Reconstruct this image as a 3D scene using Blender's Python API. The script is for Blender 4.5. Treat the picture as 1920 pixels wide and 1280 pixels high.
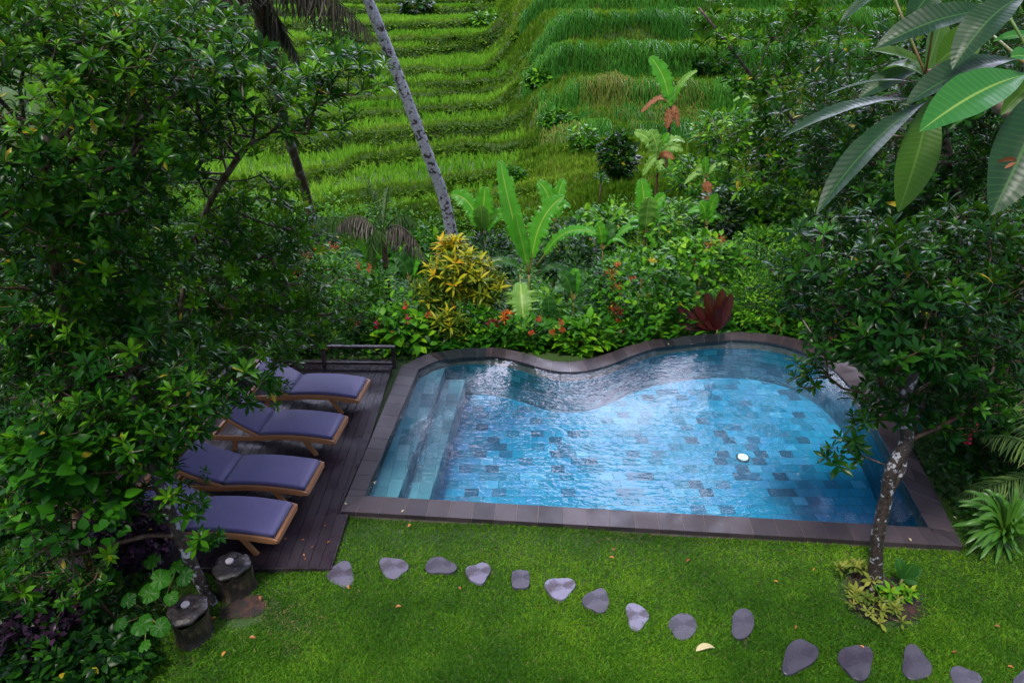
import bpy, math, random
import numpy as np
from mathutils import Vector, Matrix, noise as mnoise

# ------------------------------------------------------------------ camera, sky, sun, exposure
S = bpy.context.scene
for o in list(bpy.data.objects): bpy.data.objects.remove(o)
CAM_H, FOC, PITCH = 6.3, 1280.0, math.radians(27.8)
cam = bpy.data.cameras.new('camera'); co = bpy.data.objects.new('camera', cam)
S.collection.objects.link(co); co.location = (0, 0, CAM_H)
co.rotation_euler = (math.radians(90) - PITCH, 0, 0)
cam.lens = 24; cam.sensor_width = 36; cam.clip_end = 600; cam.clip_start = 0.05
S.camera = co
W = bpy.data.worlds.new('World'); S.world = W; W.use_nodes = True
nt = W.node_tree; bg = nt.nodes['Background']
sky = nt.nodes.new('ShaderNodeTexSky'); sky.sky_type = 'NISHITA'; sky.sun_disc = False
SUN_EL, SUN_AZ = 62, 215
sky.sun_elevation = math.radians(SUN_EL); sky.sun_rotation = math.radians(SUN_AZ)
sky.air_density = 1.0; sky.dust_density = 1.5; sky.ozone_density = 2.2
# broken cloud cover mixed over the sky
tc = nt.nodes.new('ShaderNodeTexCoord'); mp = nt.nodes.new('ShaderNodeMapping'); mp.inputs['Scale'].default_value = (1, 1, 1.8)
nz = nt.nodes.new('ShaderNodeTexNoise'); nz.inputs['Scale'].default_value = 5.5; nz.inputs['Detail'].default_value = 7
cr = nt.nodes.new('ShaderNodeValToRGB'); cr.color_ramp.elements[0].position = .51; cr.color_ramp.elements[1].position = .57
mx = nt.nodes.new('ShaderNodeMix'); mx.data_type = 'RGBA'; mx.inputs['B'].default_value = (7.6, 7.7, 10.2, 1)
nt.links.new(tc.outputs['Generated'], mp.inputs[0]); nt.links.new(mp.outputs[0], nz.inputs['Vector'])
dp = nt.nodes.new('ShaderNodeVectorMath'); dp.operation = 'DOT_PRODUCT'; nt.links.new(tc.outputs['Generated'], dp.inputs[0]); dp.inputs[1].default_value = (.344, .80, .488)
mr = nt.nodes.new('ShaderNodeMapRange'); mr.inputs[1].default_value = .955; mr.inputs[2].default_value = .993; mr.inputs[3].default_value = -.01; mr.inputs[4].default_value = .17; nt.links.new(dp.outputs['Value'], mr.inputs[0])
ad = nt.nodes.new('ShaderNodeMath'); ad.operation = 'ADD'; nt.links.new(nz.outputs['Fac'], ad.inputs[0]); nt.links.new(mr.outputs[0], ad.inputs[1])
nt.links.new(ad.outputs[0], cr.inputs[0]); nt.links.new(cr.outputs[0], mx.inputs['Factor'])
sepd = nt.nodes.new('ShaderNodeSeparateXYZ'); nt.links.new(tc.outputs['Generated'], sepd.inputs[0])
zr = nt.nodes.new('ShaderNodeValToRGB'); e_ = zr.color_ramp.elements; e_[0].position = .0; e_[0].color = (.10, .10, .10, 1); e_[1].position = 1.0; e_[1].color = (.17, .17, .17, 1)
for p_, v_ in ((.36, .22), (.46, 1.0), (.64, .9), (.76, .18)): q_ = e_.new(p_); q_.color = (v_, v_, v_, 1)
nt.links.new(sepd.outputs[2], zr.inputs[0])
yr = nt.nodes.new('ShaderNodeMapRange'); yr.inputs[1].default_value = .2; yr.inputs[2].default_value = .7; yr.inputs[3].default_value = .14; yr.inputs[4].default_value = 1; nt.links.new(sepd.outputs[1], yr.inputs[0])
cm_ = nt.nodes.new('ShaderNodeMath'); cm_.operation = 'MULTIPLY'; nt.links.new(zr.outputs[0], cm_.inputs[0]); nt.links.new(yr.outputs[0], cm_.inputs[1])
cc_ = nt.nodes.new('ShaderNodeMix'); cc_.data_type = 'RGBA'; cc_.inputs['A'].default_value = (0, 0, 0, 1); cc_.inputs['B'].default_value = (62, 62, 80, 1)
nt.links.new(cm_.outputs[0], cc_.inputs['Factor']); nt.links.new(cc_.outputs['Result'], mx.inputs['B'])
nt.links.new(sky.outputs[0], mx.inputs['A']); nt.links.new(mx.outputs['Result'], bg.inputs[0])
bg.inputs[1].default_value = 0.085
sl = bpy.data.lights.new('sun', 'SUN'); sl.energy = 1.5; sl.angle = math.radians(10); sl.color = (1, .95, .86)
so = bpy.data.objects.new('sun', sl); S.collection.objects.link(so)
el, az = math.radians(SUN_EL), math.radians(SUN_AZ)
so.rotation_euler = Vector((math.sin(az) * math.cos(el), math.cos(az) * math.cos(el), math.sin(el))).to_track_quat('Z', 'Y').to_euler()
S.view_settings.view_transform = 'Standard'; S.view_settings.look = 'None'
S.view_settings.exposure = 1.15; S.view_settings.gamma = 1
S.render.engine = 'CYCLES'
S.cycles.max_bounces = 7; S.cycles.transparent_max_bounces = 6; S.cycles.transmission_bounces = 6
S.cycles.diffuse_bounces = 3; S.cycles.glossy_bounces = 3
S.cycles.use_denoising = True; S.cycles.denoising_prefilter = 'ACCURATE'; S.cycles.use_adaptive_sampling = False; S.cycles.sample_clamp_indirect = 2.5; S.cycles.sample_clamp_direct = 12; S.cycles.caustics_reflective = False; W.cycles.sampling_method = 'MANUAL'; W.cycles.sample_map_resolution = 1024

RS = np.random.RandomState(7); random.seed(7)
C = S.collection
CP, SP = math.cos(PITCH), math.sin(PITCH)
def ray(u, v): return np.array([(u - 960) / FOC, CP + SP * (640 - v) / FOC, -SP + CP * (640 - v) / FOC])
CAMP = np.array([0, 0, CAM_H])
def P(u, v, z=0.0):                       # photo pixel -> point on the level z
    d = ray(u, v); return CAMP + d * ((z - CAM_H) / d[2])
def PY(u, v, Y):                          # photo pixel -> point at ground distance Y
    d = ray(u, v); return CAMP + d * (Y / d[1])
def PD(u, v, D):                          # photo pixel -> point at depth D
    return CAMP + ray(u, v) * D
def project(p):
    q = p - CAMP; w = q[..., 1] * CP - q[..., 2] * SP; up = q[..., 1] * SP + q[..., 2] * CP
    w = np.where(w > .05, w, .05)
    return 960 + q[..., 0] / w * FOC, 640 - up / w * FOC, w

# ------------------------------------------------------------------ mesh building
class MB:
    def __init__(s): s.v = []; s.f = []; s.t = []; s.n = 0; s.uv = {}
    def add(s, v, faces, tint=0.5, uv=None):
        v = np.asarray(v, dtype=np.float32).reshape(-1, 3); k = len(v)
        s.v.append(v); s.t.append(np.full(k, tint, np.float32) if np.isscalar(tint) else np.asarray(tint, np.float32))
        s.uv[len(s.v) - 1] = uv
        if isinstance(faces, np.ndarray): faces = [faces]
        for f in faces:
            f = np.asarray(f, dtype=np.int64)
            if f.ndim == 1: f = f[None]
            s.f.append(f + s.n)
        s.n += k
    def build(s, name, mat, parent=None, smooth=True, loc=None):
        me = bpy.data.meshes.new(name)
        V = np.concatenate(s.v) if s.v else np.zeros((0, 3), np.float32)
        o = bpy.data.objects.new(name, me); C.objects.link(o)
        off = np.zeros(3)
        if parent is not None: off = np.array(parent.get('_b', (0, 0, 0)))
        elif loc is not None: off = np.array(loc); o.location = loc
        V = (V - off).astype(np.float32)
        me.vertices.add(len(V)); me.vertices.foreach_set('co', V.ravel())
        starts = []; loops = []; pos = 0
        for f in s.f:
            starts.append(pos + np.arange(len(f)) * f.shape[1]); loops.append(f.ravel()); pos += f.size
        L = np.concatenate(loops); ST = np.concatenate(starts)
        me.loops.add(len(L)); me.loops.foreach_set('vertex_index', L.astype(np.int32))
        me.polygons.add(len(ST)); me.polygons.foreach_set('loop_start', ST.astype(np.int32))
        me.update(calc_edges=True)
        me.polygons.foreach_set('use_smooth', np.full(len(ST), bool(smooth)))
        a = me.attributes.new('tint', 'FLOAT', 'POINT'); a.data.foreach_set('value', np.concatenate(s.t))
        if any(u is not None for u in s.uv.values()):
            U = np.concatenate([(np.asarray(u, np.float32) if u is not None else np.zeros((len(s.v[i]), 2), np.float32)) for i, u in s.uv.items()])
            l = me.uv_layers.new(name='UVMap'); l.data.foreach_set('uv', U[L].ravel())
        me.validate(); me.update()
        if isinstance(mat, str): mat = M[mat]
        me.materials.append(mat)
        if parent is not None: o.parent = parent
        return o

def tag(o, label=None, cat=None, group=None, kind=None):
    if label: o['label'] = label
    if cat: o['category'] = cat
    if group: o['group'] = group
    if kind: o['kind'] = kind
    return o
def thing(name, label, cat, loc, group=None):
    o = bpy.data.objects.new(name, None); C.objects.link(o); o.location = loc
    o['_b'] = [float(x) for x in loc]; o.empty_display_size = .2
    return tag(o, label, cat, group)

def nrm(a): return a / np.maximum(np.linalg.norm(a, axis=-1, keepdims=True), 1e-9)
def boxv(mb, c, s, tint=.5, R=None):
    x, y, z = np.array(s) / 2
    v = np.array([[-x,-y,-z],[x,-y,-z],[x,y,-z],[-x,y,-z],[-x,-y,z],[x,-y,z],[x,y,z],[-x,y,z]])
    if R is not None: v = v @ np.array(R).T
    mb.add(v + np.array(c), np.array([[0,3,2,1],[4,5,6,7],[0,1,5,4],[1,2,6,5],[2,3,7,6],[3,0,4,7]]), tint)
def bar(mb, a, b, w, h, tint=.5, up=(0, 0, 1)):
    a = np.array(a, float); b = np.array(b, float); d = b - a; L = np.linalg.norm(d); d /= L
    s = nrm(np.cross(d, up)); u = np.cross(s, d)
    R = np.stack([s, d, u], 1); boxv(mb, (a + b) / 2, (w, L, h), tint, R)
def tube(mb, pts, rad, n=7, tint=.5, wob=0.0):
    pts = np.array(pts, float); k = len(pts); rad = np.broadcast_to(np.array(rad, float), (k,))
    T = nrm(np.gradient(pts, axis=0)); ref = np.array([.3, .9, .1]); ref = np.where(abs(T @ ref)[:, None] > .9, [[1, 0, 0]], ref)
    A = nrm(np.cross(T, ref)); B = np.cross(T, A); a = np.arange(n) * 2 * math.pi / n
    rr = rad[:, None] * (1 + wob * (RS.rand(k, n) - .5))
    v = pts[:, None] + rr[..., None] * (np.cos(a)[None, :, None] * A[:, None] + np.sin(a)[None, :, None] * B[:, None])
    i = np.arange(k - 1)[:, None] * n; j = np.arange(n)[None]; j2 = (j + 1) % n
    f = np.stack([i + j, i + j2, i + n + j2, i + n + j], -1).reshape(-1, 4)
    mb.add(v.reshape(-1, 3), [f, np.arange(n)[::-1], np.arange(n) + (k - 1) * n], tint)
def curve(pts, n):                        # Catmull-Rom through pts
    p = np.array(pts, float); p = np.vstack([2 * p[0] - p[1], p, 2 * p[-1] - p[-2]]); out = []
    m = len(p) - 3
    for t in np.linspace(0, m - 1e-6, n):
        i = int(t); u = t - i; a, b, c, d = p[i:i + 4]
        out.append(.5 * (2 * b + (c - a) * u + (2 * a - 5 * b + 4 * c - d) * u * u + (3 * b - 3 * c + d - a) * u ** 3))
    return np.array(out)

# leaf templates: unit length along +y, upper side +z
def leaf_tpl(w=.3, rows=4, fold=.12, droop=.25, peak=.6, point=1.0):
    v = []; f = []
    for i in range(rows + 1):
        t = i / rows
        ww = w / 2 * (math.sin(math.pi * min(1, t ** (math.log(.5) / math.log(peak)))) ** (.8 * point)) if 0 < t < 1 else (.012 if t == 0 else .004)
        zc = -droop * t * t; yy = t * (1 - .18 * droop * t)
        v += [[-ww, yy, zc + fold * ww * 2], [0, yy, zc], [ww, yy, zc + fold * ww * 2]]
    for i in range(rows):
        a = i * 3; f += [[a, a + 1, a + 4, a + 3], [a + 1, a + 2, a + 5, a + 4]]
    return np.array(v), np.array(f)
T_OB = leaf_tpl(.33, 3, .16, .28, .62)
T_OV = leaf_tpl(.55, 3, .12, .25, .42)
T_SP = leaf_tpl(.2, 4, .2, .35, .5)
T_TINY = leaf_tpl(.5, 2, .1, .15, .5)
T_BLADE = (np.array([[-.5, 0, 0], [.5, 0, 0], [.38, .55, .04], [-.38, .55, .04], [0, 1, -.1]]), [np.array([[0, 1, 2, 3]]), np.array([[3, 2, 4]])])

def scatter(mb, tpl, O, D, U, L, tint, wscale=1.0):
    V, F = tpl; n = len(O)
    if n == 0: return
    D = nrm(D); X = nrm(np.cross(D, U)); Z = np.cross(X, D); L = np.broadcast_to(np.asarray(L, float), (n,))
    ws = np.broadcast_to(np.asarray(wscale, float), (n,))
    pts = O[:, None] + L[:, None, None] * (V[None, :, 0:1] * ws[:, None, None] * X[:, None] + V[None, :, 1:2] * D[:, None] + V[None, :, 2:3] * Z[:, None])
    Fs = F if isinstance(F, list) else [F]
    offs = (np.arange(n) * len(V))[:, None, None]
    mb.add(pts.reshape(-1, 3), [(f[None] + offs).reshape(-1, f.shape[1]) for f in Fs], np.repeat(np.broadcast_to(np.asarray(tint, float), (n,)), len(V)))

def rosettes(mb, Pt, Ax, n=11, length=.12, tpl=T_OB, tmin=.15, tmax=.8, yellow=.004, young=.12):
    Ax = nrm(Ax); m = len(Pt)
    ref = np.tile([0.13, .71, .3], (m, 1)); A = nrm(np.cross(Ax, ref)); B = np.cross(Ax, A)
    ph = RS.rand(m) * 6.28; size = .55 + .8 * RS.rand(m); cnt = RS.randint(max(3, n - 4), n + 3, m)
    base = RS.rand(m); yng = RS.rand(m) < young
    for k in range(n + 2):
        sel = cnt > k
        if not sel.any(): continue
        r = k / (n + 1.0); a = ph + k * 2.39996 + RS.randn(m) * .15
        elev = math.radians(22 + 82 * r) + RS.randn(m) * .16
        d = np.cos(elev)[:, None] * Ax + np.sin(elev)[:, None] * (np.cos(a)[:, None] * A + np.sin(a)[:, None] * B)
        u = nrm(Ax - (Ax * d).sum(1, keepdims=True) * d) + RS.randn(m, 3) * .18
        ln = length * size * (.62 + .5 * math.sin(math.pi * (.15 + .75 * r))) * (.85 + .3 * RS.rand(m))
        t = tmin + (tmax - tmin) * (.45 * base + .45 * (1 - r) + .25 * (RS.rand(m) - .5)) + np.where(yng, .22, 0)
        t = np.clip(t, 0, .95); t = np.where(RS.rand(m) < yellow, .99, t)
        o = Pt - Ax * (length * (.35 * r))[..., None] if np.ndim(r) else Pt - Ax * length * .35 * r
        scatter(mb, tpl, o[sel], d[sel], u[sel], ln[sel], t[sel])

# ------------------------------------------------------------------ materials
M = {}
def newmat(name):
    m = bpy.data.materials.new(name); m.use_nodes = True; M[name] = m
    return m, m.node_tree, m.node_tree.nodes['Principled BSDF']
def ramp(nt, stops, inp, interp='LINEAR'):
    r = nt.nodes.new('ShaderNodeValToRGB'); e = r.color_ramp.elements; r.color_ramp.interpolation = interp
    while len(e) < len(stops): e.new(.5)
    for x, (p, c) in zip(e, stops): x.position = p; x.color = (*c, 1)
    nt.links.new(inp, r.inputs[0]); return r.outputs[0]
def attr(nt, n='tint'):
    a = nt.nodes.new('ShaderNodeAttribute'); a.attribute_name = n; return a.outputs['Fac']
def noise(nt, scale, detail=4, vec='Object', stretch=None, rough=.55):
    t = nt.nodes.new('ShaderNodeTexCoord'); n = nt.nodes.new('ShaderNodeTexNoise')
    n.inputs['Scale'].default_value = scale; n.inputs['Detail'].default_value = detail; n.inputs['Roughness'].default_value = rough
    if stretch:
        mp = nt.nodes.new('ShaderNodeMapping'); mp.inputs['Scale'].default_value = stretch
        nt.links.new(t.outputs[vec], mp.inputs[0]); nt.links.new(mp.outputs[0], n.inputs['Vector'])
    else: nt.links.new(t.outputs[vec], n.inputs['Vector'])
    return n.outputs['Fac']
def bump(nt, b, h, strength=.3, dist=.01):
    n = nt.nodes.new('ShaderNodeBump'); n.inputs['Strength'].default_value = strength; n.inputs['Distance'].default_value = dist
    nt.links.new(h, n.inputs['Height']); nt.links.new(n.outputs[0], b.inputs['Normal']); return n
def mathn(nt, op, a, b):
    n = nt.nodes.new('ShaderNodeMath'); n.operation = op
    for i, x in enumerate((a, b)):
        if isinstance(x, (int, float)): n.inputs[i].default_value = x
        else: nt.links.new(x, n.inputs[i])
    return n.outputs[0]
def mixc(nt, fac, a, b, mode='MIX'):
    n = nt.nodes.new('ShaderNodeMix'); n.data_type = 'RGBA'; n.blend_type = mode
    for k, x in (('Factor', fac), ('A', a), ('B', b)):
        if isinstance(x, tuple): n.inputs[k].default_value = (*x, 1)
        elif isinstance(x, (int, float)): n.inputs[k].default_value = x
        else: nt.links.new(x, n.inputs[k])
    return n.outputs['Result']

def leafmat(name, c0, c1, c2, c3=(.35, .28, .02), rough=.35, trans=.22, spec=.2):
    spec = min(spec, .14)
    m, nt, b = newmat(name)
    col = ramp(nt, [(0, c0), (.5, c1), (.93, c2), (.97, c3)], attr(nt))
    nt.links.new(col, b.inputs['Base Color']); b.inputs['Roughness'].default_value = rough; b.inputs['Specular IOR Level'].default_value = spec
    if trans:
        t = nt.nodes.new('ShaderNodeBsdfTranslucent'); nt.links.new(mixc(nt, .5, col, (.12, .3, .01)), t.inputs[0])
        s = nt.nodes.new('ShaderNodeMixShader'); s.inputs[0].default_value = trans
        nt.links.new(b.outputs[0], s.inputs[1]); nt.links.new(t.outputs[0], s.inputs[2])
        nt.links.new(s.outputs[0], nt.nodes['Material Output'].inputs[0])
    return m
leafmat('sapodilla_leaf', (.003, .022, .003), (.011, .065, .005), (.12, .32, .008), rough=.26, spec=.3)
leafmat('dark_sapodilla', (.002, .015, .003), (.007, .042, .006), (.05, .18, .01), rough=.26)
leafmat('fresh_leaf', (.008, .055, .004), (.036, .165, .007), (.18, .42, .015), rough=.38, spec=.3)
leafmat('lime_leaf', (.02, .10, .006), (.08, .27, .01), (.28, .52, .02), rough=.4)
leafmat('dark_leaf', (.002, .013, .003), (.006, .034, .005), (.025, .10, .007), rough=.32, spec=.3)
leafmat('purple_leaf', (.006, .004, .008), (.018, .008, .018), (.05, .02, .045), rough=.3, trans=.05)
leafmat('croton_leaf', (.02, .055, .01), (.09, .16, .012), (.55, .48, .015), (.7, .2, .01), rough=.33)
leafmat('bromeliad_leaf', (.10, .012, .006), (.5, .07, .01), (.9, .45, .02), (.9, .6, .03), rough=.35)
leafmat('olive_leaf', (.03, .06, .012), (.11, .17, .02), (.3, .3, .05), (.35, .12, .04), rough=.4)
leafmat('red_leaf', (.03, .006, .006), (.09, .012, .01), (.2, .025, .015), rough=.4, trans=.1)
leafmat('red_flower', (.25, .01, .01), (.6, .03, .03), (.8, .12, .06), (.8, .2, .1), rough=.5, trans=.15)
leafmat('orange_flower', (.4, .05, .02), (.65, .12, .05), (.8, .25, .08), (.8, .3, .1), rough=.5, trans=.15)
leafmat('magenta_flower', (.25, .006, .04), (.55, .01, .08), (.7, .05, .12), rough=.5, trans=.1)
leafmat('yellow_flower', (.5, .35, .02), (.75, .55, .03), (.9, .7, .1), rough=.5, trans=.1)
leafmat('lawn_blade', (.014, .06, .002), (.05, .155, .004), (.17, .34, .010), (.22, .17, .06), rough=.5, trans=.25, spec=.3)
leafmat('rice_blade', (.05, .19, .012), (.13, .35, .020), (.31, .54, .05), (.4, .4, .08), rough=.5, trans=.3, spec=.25)
leafmat('bund_grass', (.03, .08, .008), (.14, .28, .018), (.42, .56, .07), (.35, .26, .1), rough=.5, trans=.3, spec=.25)
leafmat('tall_grass', (.015, .08, .008), (.04, .18, .018), (.13, .36, .035), (.38, .27, .10), rough=.45, trans=.25, spec=.3)
leafmat('dry_grass', (.06, .12, .012), (.14, .19, .03), (.34, .25, .08), (.5, .35, .15), rough=.6, trans=.2, spec=.2)
leafmat('frond_leaf', (.02, .05, .015), (.05, .11, .03), (.14, .22, .05), (.3, .25, .1), rough=.4)
leafmat('dark_frond', (.02, .018, .015), (.06, .05, .04), (.2, .16, .13), (.3, .2, .1), rough=.7, trans=.1)
leafmat('dead_frond', (.04, .035, .03), (.12, .10, .085), (.32, .27, .24), (.3, .2, .1), rough=.7, trans=.1)

def bigleaf(name, c0, c1, cm, cv=None, veins=26, rough=.3, trans=.2, wet=True, slant=1.2):
    m, nt, b = newmat(name)
    uv = nt.nodes.new('ShaderNodeUVMap'); sep = nt.nodes.new('ShaderNodeSeparateXYZ'); nt.links.new(uv.outputs[0], sep.inputs[0])
    ax = mathn(nt, 'ABSOLUTE', mathn(nt, 'SUBTRACT', sep.outputs[0], .5), 0)
    ph = mathn(nt, 'SUBTRACT', mathn(nt, 'MULTIPLY', sep.outputs[1], veins), mathn(nt, 'MULTIPLY', ax, slant * 2))
    sn = mathn(nt, 'SINE', mathn(nt, 'MULTIPLY', ph, 6.2832), 0)
    col = mixc(nt, noise(nt, 9, 5), c0, c1)
    vm = ramp(nt, [(.86, (0, 0, 0)), (.99, (1, 1, 1))], mathn(nt, 'MULTIPLY_ADD', sn, .5) if False else mathn(nt, 'ADD', mathn(nt, 'MULTIPLY', sn, .5), .5))
    col = mixc(nt, mathn(nt, 'MULTIPLY', mathn(nt, 'MULTIPLY', vm, noise(nt, 6, 3)), .62), col, cv or cm)
    mid = ramp(nt, [(.018, (1, 1, 1)), (.035, (0, 0, 0))], ax)
    col = mixc(nt, mid, col, cm)
    a = attr(nt); col = mixc(nt, ramp(nt, [(.9, (0, 0, 0)), (.95, (1, 1, 1))], a), col, (.55, .42, .03))
    nt.links.new(col, b.inputs['Base Color']); b.inputs['Roughness'].default_value = rough
    if wet:
        r = ramp(nt, [(.45, (.38, .38, .38)), (.6, (.58, .58, .58))], noise(nt, 14, 3)); nt.links.new(r, b.inputs['Roughness'])
    bump(nt, b, mathn(nt, 'ADD', sn, mathn(nt, 'MULTIPLY', noise(nt, 12, 3), 4)), .12, .0014); b.inputs['Specular IOR Level'].default_value = .35
    t = nt.nodes.new('ShaderNodeBsdfTranslucent'); nt.links.new(mixc(nt, .5, col, (.12, .3, .01)), t.inputs[0])
    s = nt.nodes.new('ShaderNodeMixShader'); s.inputs[0].default_value = trans
    nt.links.new(b.outputs[0], s.inputs[1]); nt.links.new(t.outputs[0], s.inputs[2]); nt.links.new(s.outputs[0], nt.nodes['Material Output'].inputs[0])
bigleaf('plumeria_dark', (.004, .028, .010), (.008, .048, .012), (.04, .12, .025), veins=24)
bigleaf('plumeria_bright', (.02, .15, .02), (.035, .2, .03), (.25, .42, .08), (.1, .3, .06), veins=22, trans=.3)
bigleaf('plumeria_olive', (.03, .08, .01), (.05, .13, .012), (.10, .2, .03), veins=24, trans=.35)
bigleaf('banana_leaf', (.05, .26, .015), (.09, .36, .02), (.32, .48, .06), (.10, .30, .03), veins=40, rough=.35, trans=.35, wet=False, slant=.3)
bigleaf('banana_pale', (.13, .30, .05), (.22, .42, .07), (.45, .6, .15), (.3, .45, .1), veins=40, rough=.4, trans=.3, wet=False, slant=.3)
bigleaf('banana_dead', (.18, .05, .02), (.3, .11, .04), (.3, .15, .05), veins=30, rough=.6, trans=.1, wet=False, slant=.3)
bigleaf('broad_leaf', (.012, .07, .012), (.03, .12, .016), (.08, .2, .03), veins=12, rough=.4, wet=False)
bigleaf('lily_leaf', (.035, .13, .012), (.07, .19, .02), (.14, .3, .03), veins=1, rough=.35, wet=False, slant=0)
bigleaf('red_blade', (.03, .003, .003), (.065, .007, .005), (.09, .015, .01), veins=18, rough=.4, trans=.12, wet=False)

def bark(name, a, b_, c, scale=14, wet=.5, stretch=(1, 1, .35), p=(.42, .56)):
    m, nt, b = newmat(name)
    n = noise(nt, scale, 6, stretch=stretch); n2 = noise(nt, scale * .45, 5)
    col = mixc(nt, ramp(nt, [(.35, (0, 0, 0)), (.65, (1, 1, 1))], n), a, b_)
    col = mixc(nt, ramp(nt, [(p[0], (0, 0, 0)), (p[1], (1, 1, 1))], n2), col, c)
    nt.links.new(col, b.inputs['Base Color']); b.inputs['Roughness'].default_value = wet
    bump(nt, b, n, .8, .02)
bark('lichen_bark', (.014, .009, .008), (.045, .028, .022), (.34, .34, .37), 30, .6, (1, 1, .7), (.56, .61))
bark('brown_bark', (.035, .012, .008), (.1, .035, .022), (.18, .12, .1), 20, .5)
bark('twig', (.03, .014, .007), (.07, .03, .014), (.2, .16, .13), 14, .6, (1, 1, 1), (.56, .66))
bark('palm_pale', (.34, .30, .34), (.62, .56, .62), (.07, .045, .05), 16, .65, (1, 1, 2.0), (.53, .60))
bark('palm_dark', (.03, .015, .012), (.09, .045, .035), (.2, .17, .17), 9, .6, (1, 1, 2.2), (.55, .66))
bark('stump_bark', (.02, .014, .01), (.09, .06, .035), (.015, .01, .008), 16, .55, (1.6, 1.6, .25))
bark('stump_top', (.004, .003, .004), (.018, .012, .012), (.035, .028, .026), 18, .4, (1, 1, 1), (.55, .7))
bark('stem_green', (.08, .16, .03), (.16, .26, .05), (.2, .13, .04), 12, .45)
bark('fibre', (.05, .02, .01), (.16, .07, .035), (.05, .02, .012), 25, .8)
bark('dark_timber', (.008, .005, .007), (.028, .018, .02), (.04, .03, .034), 9, .28, (1, 1, 1))
bark('soil', (.025, .01, .006), (.06, .022, .012), (.015, .008, .006), 12, .8, (1, 1, 1))

def stone(name, a, b_, tan=(.3, .22, .2), r0=.08, r1=.55, scale=3.0, tanp=(.64, .72)):
    m, nt, b = newmat(name); t = attr(nt)
    n = noise(nt, scale, 6); col = mixc(nt, n, a, b_)
    col = mixc(nt, t, col, mixc(nt, .6, col, (.08, .056, .06)))
    col = mixc(nt, mathn(nt, 'MULTIPLY', ramp(nt, [(tanp[0], (0, 0, 0)), (tanp[1], (1, 1, 1))], noise(nt, scale * .9, 7, rough=.7)), .6), col, tan)
    nt.links.new(col, b.inputs['Base Color'])
    nt.links.new(ramp(nt, [(.42, (r0,) * 3), (.6, (r1,) * 3)], noise(nt, scale * .6, 4)), b.inputs['Roughness'])
    bump(nt, b, noise(nt, 25, 3), .25, .003)
    if name == 'step_stone': nt.links.new(mixc(nt, mathn(nt, 'MULTIPLY', t, ramp(nt, [(.42, (.15,) * 3), (.52, (1,) * 3)], noise(nt, 4.5, 4))), col, (.20, .185, .27)), b.inputs['Base Color'])  # pale lilac patches: sky reflection on wet stone painted into the base colour
stone('coping_stone', (.014, .010, .013), (.04, .028, .032), tan=(.13, .09, .085), r0=.32, r1=.55, tanp=(.62, .74))
stone('step_stone', (.03, .026, .038), (.075, .066, .09), tan=(.14, .12, .13), r0=.22, r1=.6, scale=5)
m, nt, b = newmat('mortar'); nt.links.new(mixc(nt, noise(nt, 8), (.05, .04, .04), (.3, .22, .19)), b.inputs['Base Color']); b.inputs['Roughness'].default_value = .7

# pool tiles
def tiles(name, pal, mort, w=.3, h=.2):
    m, nt, b = newmat(name)
    uv = nt.nodes.new('ShaderNodeUVMap'); br = nt.nodes.new('ShaderNodeTexBrick')
    br.inputs['Color1'].default_value = (0, 0, 0, 1); br.inputs['Color2'].default_value = (1, 1, 1, 1); br.inputs['Mortar'].default_value = (.5, .5, .5, 1)
    br.inputs['Scale'].default_value = 1; br.inputs['Brick Width'].default_value = w; br.inputs['Row Height'].default_value = h
    br.inputs['Mortar Size'].default_value = .005; br.inputs['Mortar Smooth'].default_value = .3; br.offset = .43; br.inputs['Bias'].default_value = 0
    nt.links.new(uv.outputs[0], br.inputs['Vector'])
    # large patches of similar stone shift the random pick
    v = mathn(nt, 'ADD', br.outputs['Color'], mathn(nt, 'MULTIPLY', mathn(nt, 'SUBTRACT', noise(nt, .55, 2), .5), .55))
    col = ramp(nt, pal, v, 'CONSTANT')
    col = mixc(nt, mathn(nt, 'MULTIPLY', noise(nt, 16, 5), .35), col, (.03, .24, .36))
    col = mixc(nt, br.outputs['Fac'], col, mort)
    nt.links.new(col, b.inputs['Base Color']); b.inputs['Roughness'].default_value = .6
tiles('pool_tile', [(0, (.03, .11, .21)), (.045, (.04, .18, .34)), (.14, (.01, .24, .42)), (.28, (.015, .32, .56)), (.52, (.025, .37, .64)), (.78, (.05, .34, .64)), (.92, (.09, .45, .72))], (.03, .18, .26), .22, .2)
tiles('wall_tile', [(0, (.015, .09, .14)), (.25, (.03, .16, .23)), (.5, (.02, .13, .19)), (.75, (.04, .2, .27))], (.01, .07, .10), .3, .12)
tiles('step_tile', [(0, (.12, .26, .32)), (.15, (.18, .38, .45)), (.5, (.20, .44, .52)), (.8, (.26, .50, .57))], (.1, .25, .28), .42, .2)

m, nt, b = newmat('pool_water')
nt.nodes.remove(b)
trn = nt.nodes.new('ShaderNodeBsdfTransparent'); trn.inputs[0].default_value = (.74, .93, .97, 1)
glo = nt.nodes.new('ShaderNodeBsdfGlossy'); glo.inputs['Roughness'].default_value = .02
fr = nt.nodes.new('ShaderNodeFresnel'); fr.inputs[0].default_value = 1.333
ms = nt.nodes.new('ShaderNodeMixShader'); nt.links.new(fr.outputs[0], ms.inputs[0]); nt.links.new(trn.outputs[0], ms.inputs[1]); nt.links.new(glo.outputs[0], ms.inputs[2])
nt.links.new(ms.outputs[0], nt.nodes['Material Output'].inputs[0])
patch = ramp(nt, [(.38, (.12,) * 3), (.66, (1,) * 3)], noise(nt, .5, 2))
h1 = noise(nt, 6, 2, stretch=(1, 2.2, 1)); h2 = noise(nt, 15, 1, stretch=(1, 1.3, 1))
hh = mathn(nt, 'MULTIPLY', mathn(nt, 'ADD', h1, mathn(nt, 'MULTIPLY', h2, .45)), patch)
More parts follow.
